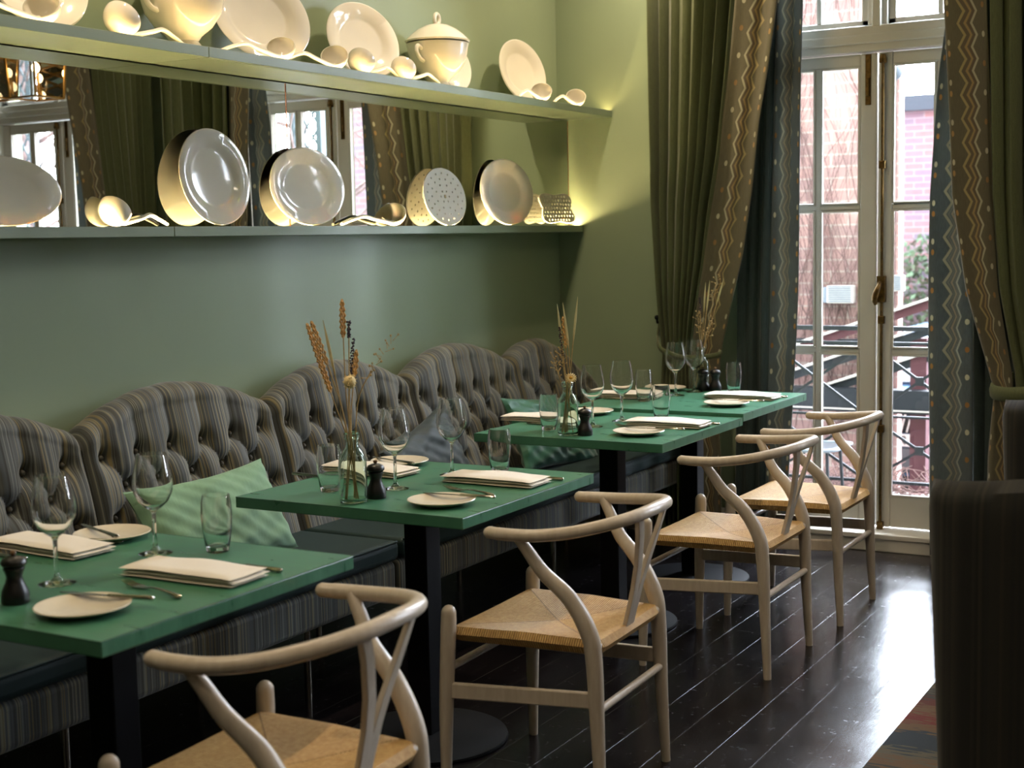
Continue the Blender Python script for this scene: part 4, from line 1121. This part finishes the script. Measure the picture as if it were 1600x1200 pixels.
def pair_left(dx, label1, label2, mir=False):
    f = (lambda tab: [(z, dx+x) for z, x in tab]) if not mir else (lambda tab: [(z, dx-x) for z, x in tab])
    def D(name, parent, m, L, Rr, *a, **k):
        e = k.pop('edge', 0)
        if mir: return drape(name, parent, m, f(Rr), f(L), *a, edge=-e if e else 0, **k)
        return drape(name, parent, m, f(L), f(Rr), *a, edge=e, **k)
    t = thing('curtain', label1, 'curtain', (0, 0, 0), 0, 'tied back zigzag border curtains')
    Lm = [(3.08, .545), (2.55, .557), (1.6, .562), (1.05, .590), (GZ, .605), (.7, .60), (.44, .585), (.02, .575)]
    Bm = [(3.08, 1.02), (2.5, 1.0), (2.2, .97), (1.81, .92), (1.55, .872), (1.31, .838), (1.05, .785), (GZ, .755), (.7, .765), (.44, .79), (.02, .80)]
    Rm = [(3.08, 1.225), (2.5, 1.205), (2.2, 1.163), (1.94, 1.118), (1.65, 1.085), (1.35, 1.033), (1.155, .976), (.945, .915), (GZ, .905), (.7, .885), (.44, .915), (.02, .925)]
    o = D('drape', t, 'curtain', Lm, Bm, .02, 3.08, 6.17, 7.5, .036, seed=3, gather=GZ, sharp=.75)
    D('border', t, 'border', Bm, Rm, .02, 3.08, 6.155, .8, .018, seed=5, edge=1, bw=.205, ph=2.4, gather=GZ, sharp=1)
    sx = -1 if mir else 1
    tb = MB(); c0 = dx+sx*.555; c1 = dx+sx*.90
    P = catmull([(c0, W-.03, 1.03), (c0+sx*.06, 6.13, .93), (c0+sx*.17, 6.10, .885), (c1-sx*.06, 6.11, .885), (c1+sx*.01, 6.17, .90), (c1-sx*.06, 6.23, .93), (c0+sx*.08, 6.27, .99), (c0, W-.02, 1.03)], 6)
    tb.tube(P, .0065, 8, flat=2.0, flatdir=(0, 0, 1)); tb.build('tieback', 'curtain', t)
    hk = MB(); hk.tube([(c0, W-.002, 1.035), (c0, W-.05, 1.035), (c0, W-.055, 1.055)], .006, 8).ball((c0, W-.055, 1.06), .012).build('tieback_hook', 'iron', t)
    t2 = thing('curtain', label2, 'curtain', (0, 0, 0), 0, 'straight hanging inner curtains')
    L2 = [(3.08, .98), (1.4, .97), (.02, .93)]; B2 = [(3.08, 1.165), (2.4, 1.155), (1.4, 1.13), (.02, 1.10)]; R2 = [(3.08, 1.30), (2.48, 1.287), (1.2, 1.255), (.26, 1.212), (.02, 1.205)]
    D('drape', t2, 'curtain_teal', L2, B2, .02, 3.08, 6.262, 3, .016, seed=9)
    D('border', t2, 'border_in', B2, R2, .02, 3.08, 6.258, 1.1, .013, seed=11, edge=1, bw=.19, ph=1.0, sharp=1)
pair_left(0, 'olive curtain with zigzag border tied back left of the window', 'slate green inner curtain hanging straight at the left window jamb')
def pair_right(dx, l1, l2):
    t = thing('curtain', l1, 'curtain', (0, 0, 0), 0, 'tied back zigzag border curtains')
    f = lambda tab: [(z, dx+x) for z, x in tab]
    Lm = [(3.08, 1.90), (2.4, 1.925), (2.0, 1.945), (1.6, 1.965), (1.2, 2.030), (1.0, 2.085), (.84, 2.13), (.77, 2.15), (.5, 2.13), (.02, 2.12)]
    Bm = [(3.08, 2.09), (2.4, 2.10), (2.0, 2.115), (1.6, 2.13), (1.2, 2.16), (.95, 2.20), (.84, 2.22), (.5, 2.24), (.02, 2.25)]
    Rm = [(3.08, 2.60), (1.6, 2.60), (.95, 2.56), (.84, 2.54), (.5, 2.57), (.02, 2.58)]
    drape('drape', t, 'curtain', f(Bm), f(Rm), .02, 3.08, 6.15, 6.5, .038, seed=13, gather=.86, sharp=.75)
    drape('border', t, 'border', f(Lm), f(Bm), .02, 3.08, 6.13, .8, .018, seed=15, edge=-1, bw=.205, ph=.6, gather=.86, sharp=1)
    P = catmull([(dx+2.60, W-.03, 1.03), (dx+2.54, 6.10, .86), (dx+2.40, 6.065, .79), (dx+2.22, 6.075, .765), (dx+2.14, 6.14, .775), (dx+2.2, 6.23, .81), (dx+2.5, 6.26, .95), (dx+2.60, W-.02, 1.03)], 6)
    MB().tube(P, .012, 8, flat=2.6, flatdir=(0, 0, 1)).build('tieback', 'curtain', t)
    t2 = thing('curtain', l2, 'curtain', (0, 0, 0), 0, 'straight hanging inner curtains')
    L2 = [(3.08, 1.93), (2.42, 1.915), (2.1, 1.88), (1.6, 1.855), (.9, 1.848), (.02, 1.860)]; B2 = [(3.08, 2.06), (2.4, 2.055), (1.4, 2.035), (.02, 2.04)]; R2 = [(3.08, 2.26), (.02, 2.28)]
    drape('drape', t2, 'curtain_teal', f(B2), f(R2), .02, 3.08, 6.245, 3, .016, seed=19)
    drape('border', t2, 'border_in', f(L2), f(B2), .02, 3.08, 6.235, 1.0, .012, seed=21, edge=-1, bw=.19, ph=.4, sharp=1)
pair_right(0, 'olive curtain with zigzag border tied back right of the window', 'slate green inner curtain hanging straight at the right window jamb')
pair_left(2.17, 'dark zigzag border curtain seen only in the mirror, left of the second window', 'inner curtain seen only in the mirror, left jamb of the second window')
for i, (a, b_) in enumerate(((.50, 2.66), (2.68, 4.85))):
    p = thing('curtain_pole', ('dark curtain pole above the window beside the tables', 'dark curtain pole above the second window')[i], 'curtain pole')
    MB().tube([(a, 6.2, 3.1), (b_, 6.2, 3.1)], .014, 12).build('pole', 'iron', p)
    for x in (a+.05, b_-.05): MB().tube([(x, 6.2, 3.1), (x, W, 3.1)], .008, 8).build('pole_bracket', 'iron', p)

# ------------------------------------------------------------------ foreground armchairs and rug
def tub_chair(name, label, loc, rz, w, h, grp=None):
    t = thing(name, label, 'armchair', loc, rz, grp)
    # back slab, local +y is the sitting side
    n, m_ = 40, 40; V = []; F = []
    for sg in (0, 1):
        for i in range(n):
            for j in range(m_):
                u = -1+2*i/(n-1); v = j/(m_-1)
                tw = w/2*(.90+.10*v)
                e = max(abs(u)**14, (2*v-1)**14 if v > .5 else 0)
                th = .062*math.sqrt(max(0, 1-e))
                zt = h-.016*math.cos(PI*(u+1)*1.0)*(1 if v > .9 else v)*.9+.012*u
                yb = .10*abs(u)**2.2
                x = u*tw-(.012*max(0, v-.93)/.07*np.sign(u)*abs(u)**10)
                V.append((x, yb+(th if sg else -th), .12+(zt-.12)*v))
    for s_ in (0, 1):
        o = s_*n*m_
        for i in range(n-1):
            for j in range(m_-1):
                q = (o+i*m_+j, o+(i+1)*m_+j, o+(i+1)*m_+j+1, o+i*m_+j+1); F.append(q if s_ == 0 else q[::-1])
        for j in range(m_-1):
            pass
    for i_ in (0, n-1):
        for j in range(m_-1):
            q = (i_*m_+j, i_*m_+j+1, n*m_+i_*m_+j+1, n*m_+i_*m_+j); F.append(q if i_ == 0 else q[::-1])
    for i in range(n-1):
        F.append((i*m_, n*m_+i*m_, n*m_+(i+1)*m_, (i+1)*m_)); a = m_-1; F.append((i*m_+a, (i+1)*m_+a, n*m_+(i+1)*m_+a, n*m_+i*m_+a))
    b = MB(); b.v = V; b.f = F; b.build('backrest', 'stripe_dark', t)
    MB().box(-w*.43, w*.43, .07, .56, .18, .44).build('seat', 'stripe_dark', t, bevel=.03, seg=4)
    for s in (-1, 1):
        MB().box(min(s*w*.33, s*w*.44), max(s*w*.33, s*w*.44), .09, .55, .20, .62).build('arm', 'stripe_dark', t, bevel=.03, seg=4)
        for yy_ in (.02, .5): MB().tube([(s*w*.38, yy_, .19), (s*w*.39, yy_, .0)], [.02, .013], 10).build('leg', 'black', t)
    return t
tub_chair('armchair', 'dark striped upholstered armchair seen from behind in the right foreground', (2.955, 2.93, 0), R(-3), .70, .945, 'dark striped armchairs')
tub_chair('armchair', 'dark striped armchair further back at the right edge by the curtain', (2.765, 4.62, 0), R(-4), .66, .925, 'dark striped armchairs')
rg = MB().box(2.30, 4.6, 1.4, 4.75, .0005, .009).build('rug', 'rug', smooth=False); tag(rg, 'multicoloured woven kilim rug under the dark armchairs', 'rug')

# ------------------------------------------------------------------ lanterns (seen in the mirror)
def lantern(label, loc, s=.20):
    t = thing('pendant_lantern', label, 'lantern', loc, 0, 'brass framed pendant lanterns')
    h = s*1.15; b = MB(); a = s/2; c = s/2*.88; r = .005
    top = [(-a, -a, 0), (a, -a, 0), (a, a, 0), (-a, a, 0)]; bot = [(-c, -c, -h), (c, -c, -h), (c, c, -h), (-c, c, -h)]
    for i in range(4):
        b.bar(top[i], top[(i+1) % 4], r*2, r*2); b.bar(bot[i], bot[(i+1) % 4], r*2, r*2); b.bar(top[i], bot[i], r*2, r*2, (1, 0, 0))
    b.build('lantern_frame', 'brass2', t, smooth=False)
    g = MB()
    for i in range(4): g.add([top[i], top[(i+1) % 4], bot[(i+1) % 4], bot[i]], [(0, 1, 2, 3)])
    g.build('lantern_glass', 'pane', t, smooth=False)
    MB().box(-a, a, -.008, .008, .0, .012).box(-.008, .008, -a, a, .0, .012).build('top_cross', 'brass2', t, smooth=False)
    MB().tube([(0, 0, .014), (0, 0, H-loc[2])], .006, 8).build('hanging_rod', 'brass2', t)
    MB().tube([(0, 0, .0), (0, 0, -.05)], .014, 12).build('lamp_holder', 'brass2', t)
    MB().ball((0, 0, -.095), .021, n=16, sz=1.3).build('bulb', 'bulb', t)
    return t
lantern('brass framed glass lantern with lit bulb, right one of two in the mirror', (2.90, 5.5, 2.525), .225)
lantern('brass framed glass lantern cut by the left picture edge, in the mirror', (3.27, 5.5, 2.545), .225)

# ------------------------------------------------------------------ outdoors
def sthing(o, label, cat, group=None): return tag(o, label, cat, group)
tag(struct(MB().box(-8, 12, W+WD, 24, -.98, -.88).build('ground', 'ground', smooth=False)))
struct(MB().box(.2, 5, W+WD, 7.28, -.12, -.03).build('balcony_floor', 'ground', smooth=False))
# railing
rl = thing('balcony_railing', 'black iron balcony railing with crossed bars outside the window', 'railing', (0, 7.2, 0))
MB().box(.3, 4.9, -.018, .018, .945, .968).box(.3, 4.9, -.012, .012, .875, .888).build('top_rail', 'iron', rl, smooth=False)
MB().box(.3, 4.9, -.010, .010, .497, .509).box(.3, 4.9, -.010, .010, .155, .170).box(.3, 4.9, -.010, .010, .07, .085).build('lower_rail', 'iron', rl, smooth=False)
for k in range(9):
    xc = .50+.54*k
    cb = MB()
    for zc, hh in ((.690, .185), (.333, .165)):
        cb.bar((xc-.26, .0, zc-hh), (xc+.26, .0, zc+hh), .012, .014); cb.bar((xc-.26, .004, zc+hh), (xc+.26, .004, zc-hh), .012, .014)
        cb.box(xc-.022, xc+.022, -.008, .008, zc-.022, zc+.022)
    cb.build('crossed_bars', 'iron', rl, smooth=False)
    MB().box(xc+.262, xc+.278, -.01, .01, -.03, .95).build('post', 'iron', rl, smooth=False) if k % 3 == 2 else None
# vine wall and far building
o = MB().box(-4, 1.0, 9.0, 9.11, -.9, 4.3).build('garden_wall', 'brick', smooth=False); tag(struct(o))
o = MB().box(-9, 6, 17.0, 17.4, -.9, 2.86).build('far_building', 'brick2', smooth=False); bo = o; tag(o, 'lower brick building beyond the garden wall, dark coping on top', 'building')
MB().box(-9.1, 6.1, 16.9, 17.5, 2.86, 3.04).build('coping', 'slategrey', bo, smooth=False)
def vines():
    b = MB(); rr = random.Random(3)
    for k in range(420):
        x = -1.0+rr.random()*2.0; z = -.3+rr.random()*1.2 if k % 3 else .5+rr.random()*2.5
        P = [Vector((x, 8.985, z))]; d = (rr.random()-.5)*.8
        for i in range(rr.randint(9, 20)):
            d += (rr.random()-.5)*.9; d *= .85; x += d*.10; z += .10+.06*rr.random()
            x = min(x, .99); P.append(Vector((x, 8.985-rr.random()*.02, z)))
        r0 = .0012+.0030*rr.random()**2
        b.tube(P, [r0*(1-.6*i/len(P)) for i in range(len(P))], 4, cap=False)
    return b.build('climbing_vine', 'vine', smooth=False)
v = vines(); tag(v, 'bare reddish climbing vine stems covering the brick wall outside', 'vine', kind='stuff')
b = MB(); rr = random.Random(9)
for k in range(16):
    x = -.6+rr.random()*1.55; z = .2+rr.random()*2.6; s = .010+.012*rr.random()
    a = rr.random()*6.28
    b.poly([(s*math.cos(a+i*1.05)*(1 if i % 2 else .5)+x, s*math.sin(a+i*1.05)*(1 if i % 2 else .5)+z) for i in range(6)], .004, Matrix.Translation((0, 8.965, 0)) @ Matrix.Rotation(R(90), 4, 'X'))
tag(b.build('vine_leaves', 'redleaf', smooth=False), 'last red leaves clinging to the vine on the brick wall', 'leaves', kind='stuff')
# ribbed boxes and camera
def ribbed(label, x, z, w, h, y):
    t = thing('wall_box', label, 'wall lamp', (x, y, z), 0, 'white ribbed boxes on the brick wall outside')
    MB().box(-w/2, w/2, -.08, .0, -h/2, h/2).build('housing', 'plastic', t, smooth=False, bevel=.006)
    r = MB()
    for i in range(8): r.box(-w/2+.01, w/2-.01, -.086, -.08, -h/2+.01+i*h/8.4, -h/2+.01+i*h/8.4+.007)
    r.build('ribs', 'grey', t, smooth=False); return t
ribbed('white ribbed box on the brick wall behind the left window leaf', .650, 1.055, .17, .115, 8.98)
ribbed('white ribbed box at the brick wall end behind the right window leaf', .99, 1.125, .12, .10, 8.98)
MB_ = MB().box(-.06, .06, -.07, 0, -.05, .05).build('wall_bracket_box', 'grey', None, smooth=False, bevel=.005); MB_.location = (.53, 8.985, 1.05); tag(MB_, 'grey box beside the white ribbed box on the brick wall outside', 'box')
t = thing('security_camera', 'grey dome security camera on the brick wall end outside', 'security camera', (.985, 8.95, 2.45))
MB().box(-.07, .03, -.10, .03, .03, .09).build('bracket', 'slategrey', t, bevel=.01); MB().ball((.0, -.06, -.01), .062, n=20).build('dome', 'slategrey', t)
# beams and posts of the structure beyond the railing
p = thing('steel_canopy_frame', 'dark steel beam, maroon post and sloping rafters of a frame beyond the railing', 'canopy frame', (0, 8.55, 0))
MB().box(-2.5, 3.2, 0, .10, .345, .488).build('beam', 'iron', p, smooth=False)
MB().box(-2.5, 3.2, -.012, .0, .36, .368).build('beam_flange', 'plastic', p, smooth=False)
MB().box(1.165, 1.262, .11, .20, -.88, .80).build('post', 'maroon', p, smooth=False)
MB().box(-2.5, 3.2, .12, .17, .735, .785).build('upper_beam', 'iron', p, smooth=False)
for k in range(3):
    x0 = -.75+k*.46; z0 = .30
    MB().bar((x0, .05+.04*k, z0), (x0+2.3, .05+.04*k, z0+.80), .035, .05).build('rafter', 'maroon' if k == 0 else 'iron', p, smooth=False)
    MB().bar((x0, .03+.04*k, z0+.036), (x0+2.3, .03+.04*k, z0+.836), .05, .016).build('rafter_flashing', 'plastic', p, smooth=False)
# car
def car(label, x, y, m, plate=False):
    t = thing('parked_car', label, 'car', (x, y, -.88), 0, 'parked cars')
    MB().box(-.85, .85, 0, 3.8, .22, .92).build('car_body', m, t, bevel=.12, seg=4)
    MB().add([(-.75, .9, .9), (.75, .9, .9), (.62, 1.6, 1.42), (-.62, 1.6, 1.42), (-.75, 3.6, .9), (.75, 3.6, .9), (.62, 3.1, 1.42), (-.62, 3.1, 1.42)], [(0, 1, 2, 3), (4, 7, 6, 5), (3, 2, 6, 7), (0, 3, 7, 4), (1, 5, 6, 2)]).build('cabin', m, t, smooth=False, bevel=.03)
    MB().add([(-.68, .93, .96), (.68, .93, .96), (.57, 1.545, 1.37), (-.57, 1.545, 1.37)], [(0, 1, 2, 3)]).build('windscreen', 'rubber', t, smooth=False)
    g = MB().box(-.55, .55, -.02, .02, .62, .80).build('grille', 'black', t, smooth=False)
    gb = MB()
    for i in range(22):
        gb.bar((-.54+i*.05, -.03, .63), (-.50+i*.05, -.03, .79), .01, .006, (0, 1, 0))
    gb.build('grille_mesh', 'plastic', g, smooth=False)
    MB().box(-.6, .6, -.05, .02, .28, .50).build('bumper', 'rubber', t, bevel=.03)
    for sx in (-1, 1):
        MB().lathe([(0, -.02), (.11, -.02), (.12, .02), (0, .03)], 20, m=Matrix.Translation((sx*.66, -.0, .70)) @ Matrix.Rotation(R(90), 4, 'X')).build('headlamp', 'plastic', t)
        for yy_ in (.7, 3.0): MB().lathe([(0, -.1), (.30, -.1), (.32, 0), (.30, .1), (0, .1)], 28, m=Matrix.Translation((sx*.74, yy_, .32)) @ Matrix.Rotation(R(90), 4, 'Y')).build('wheel', 'rubber', t)
    if plate:
        pl = MB().box(-.26, .26, -.07, -.052, .515, .615).build('number_plate', 'plastic', t, smooth=False)
        tx = MB(); q = lambda x0, x1, z0, z1: tx.box(-.235+x0, -.235+x1, -.0745, -.0705, .528+z0, .528+z1)
        q(0, .014, 0, .076); q(.014, .044, .062, .076); q(.014, .044, .032, .045); q(.036, .050, .041, .068); tx.bar((-.215, -.0725, .562), (-.190, -.0725, .530), .013, .004, (0, 1, 0))
        tx.build('plate_letter', 'text', pl, smooth=False)
    return t
car('silver blue car with mesh grille and white number plate parked below the balcony', .50, 12.0, 'carblue', True)
car('red car parked left of the silver blue car outside', -1.35, 12.2, 'carred')
# outdoor chair, shrub, planter twigs
t = thing('balcony_chair', 'grey metal chair seat on the balcony behind the farthest wishbone chair', 'outdoor chair', (1.06, 6.95, -.03))
MB().box(-.17, .17, -.13, .13, .385, .40).build('seat', 'iron', t, bevel=.01)
P = catmull([(-.19, -.14, .39), (.17, -.15, .40), (.205, 0, .41), (.17, .15, .40), (-.19, .14, .39)], 6); MB().tube(P, .010, 8).build('seat_frame', 'grey', t)
for sx in (-1, 1):
    for sy in (-1, 1): MB().tube([(sx*.15, sy*.11, .39), (sx*.17, sy*.13, 0)], .009, 8).build('leg', 'iron', t)
b = MB(); rr = random.Random(21)
for k in range(240):
    x = .5+rr.random()*1.4; z = -.02+rr.random()*.10; P = [Vector((x, 7.4+rr.random()*.25, z))]
    a = rr.random()*6.28
    for i in range(5): a += (rr.random()-.5); P.append(P[-1]+Vector((math.cos(a)*.05, (rr.random()-.5)*.03, abs(math.sin(a))*.035)))
    b.tube(P, .0028, 4, cap=False)
tag(b.build('planter_twigs', 'vine', smooth=False), 'tangle of bare brown twigs behind the railing foot', 'twigs', kind='stuff')
o = MB().box(.4, 2.1, 7.36, 7.70, -.88, .02).build('planter', 'plastic', smooth=False); tag(o, 'long white planter box holding the bare twigs', 'planter')
def leafy(name, label, cx, cy_, cz, rx, rz_, n, m, seed):
    b = MB(); rr = random.Random(seed)
    for k in range(n):
        a = rr.random()*6.28; q = rr.random()**.5; p = Vector((cx+math.cos(a)*q*rx, cy_+(rr.random()-.5)*rx*.7, cz+math.sin(a)*q*rz_))
        d1 = Vector((rr.random()-.5, rr.random()-.5, rr.random()-.5)).normalized()*.05; d2 = d1.cross(Vector((rr.random(), .3, rr.random()))).normalized()*.025
        b.add([p-d1, p+d2, p+d1, p-d2], [(0, 1, 2, 3)])
    o = b.build(name, m, smooth=False, weld=False); tag(o, label, 'shrub'); return o
leafy('evergreen_shrub', 'green leafy shrub against the far brick building', -.6, 16.5, .25, .8, 1.15, 3000, 'leaf', 4)
# things seen through the glass only in the mirror
def tree(label, x, y, r, seed, lean=.0):
    t = thing('bare_tree', label, 'tree', (x, y, -.88), 0, 'bare trees outside'); rr = random.Random(seed)
    MB().tube(catmull([(0, 0, 0), (.03, 0, 1.6), (lean, .0, 3.2), (lean*1.6, 0, 5.6)], 6), catr([r*1.2, r, r*.85, r*.5], 6), 14).build('trunk', 'bark', t)
    b = MB()
    for k in range(46):
        z = 1.4+rr.random()*3.4; a = rr.random()*6.28; P = [Vector((lean*z/3.2, 0, z))]; d = Vector((math.cos(a), math.sin(a), .35))
        for i in range(7): d += Vector((rr.random()-.5, rr.random()-.5, rr.random()-.4))*.5; d.normalize(); P.append(P[-1]+d*.20)
        b.tube(P, [.022*(1-i/8.5) for i in range(8)], 5, cap=False)
    b.build('branches', 'bark', t, smooth=False); return t
tree('bare tree with mottled bark outside, left of the right-hand trellis in the mirror', 3.86, 9.0, .075, 2)
tree('bare tree outside, seen only in the mirror right of the window bolt', 3.05, 10.4, .10, 6, .2)
tree('bare tree outside the second window, seen only at the mirror left end', 7.0, 9.1, .09, 12, .1)
for lab, tx in (('blue diamond lattice trellis outside, seen in the mirror between tree and bolt', 3.59), ('blue diamond lattice trellis outside the second window, seen at the mirror left end', 6.72)):
    t = thing('garden_trellis', lab, 'trellis', (tx, 8.75, -.88), 0, 'lattice trellises outside')
    b = MB()
    for k in range(-6, 26):
        z = k*.17; b.bar((-.11, 0, z), (.11, 0, z+.34), .016, .012, (0, 1, 0)); b.bar((-.11, .01, z+.34), (.11, .01, z), .016, .012, (0, 1, 0))
    b.build('lattice', 'trellis', t, smooth=False)
    for x in (-.13, .13): MB().box(x-.025, x+.025, -.03, .04, 0, 4.6).build('post', 'trellis', t, smooth=False)
o = MB().box(2.5, 8, 15.0, 15.3, -.9, 3.2).build('distant_wall', 'brick2', smooth=False); tag(o, 'distant brick wall outside, glimpsed only through the mirror', 'building')
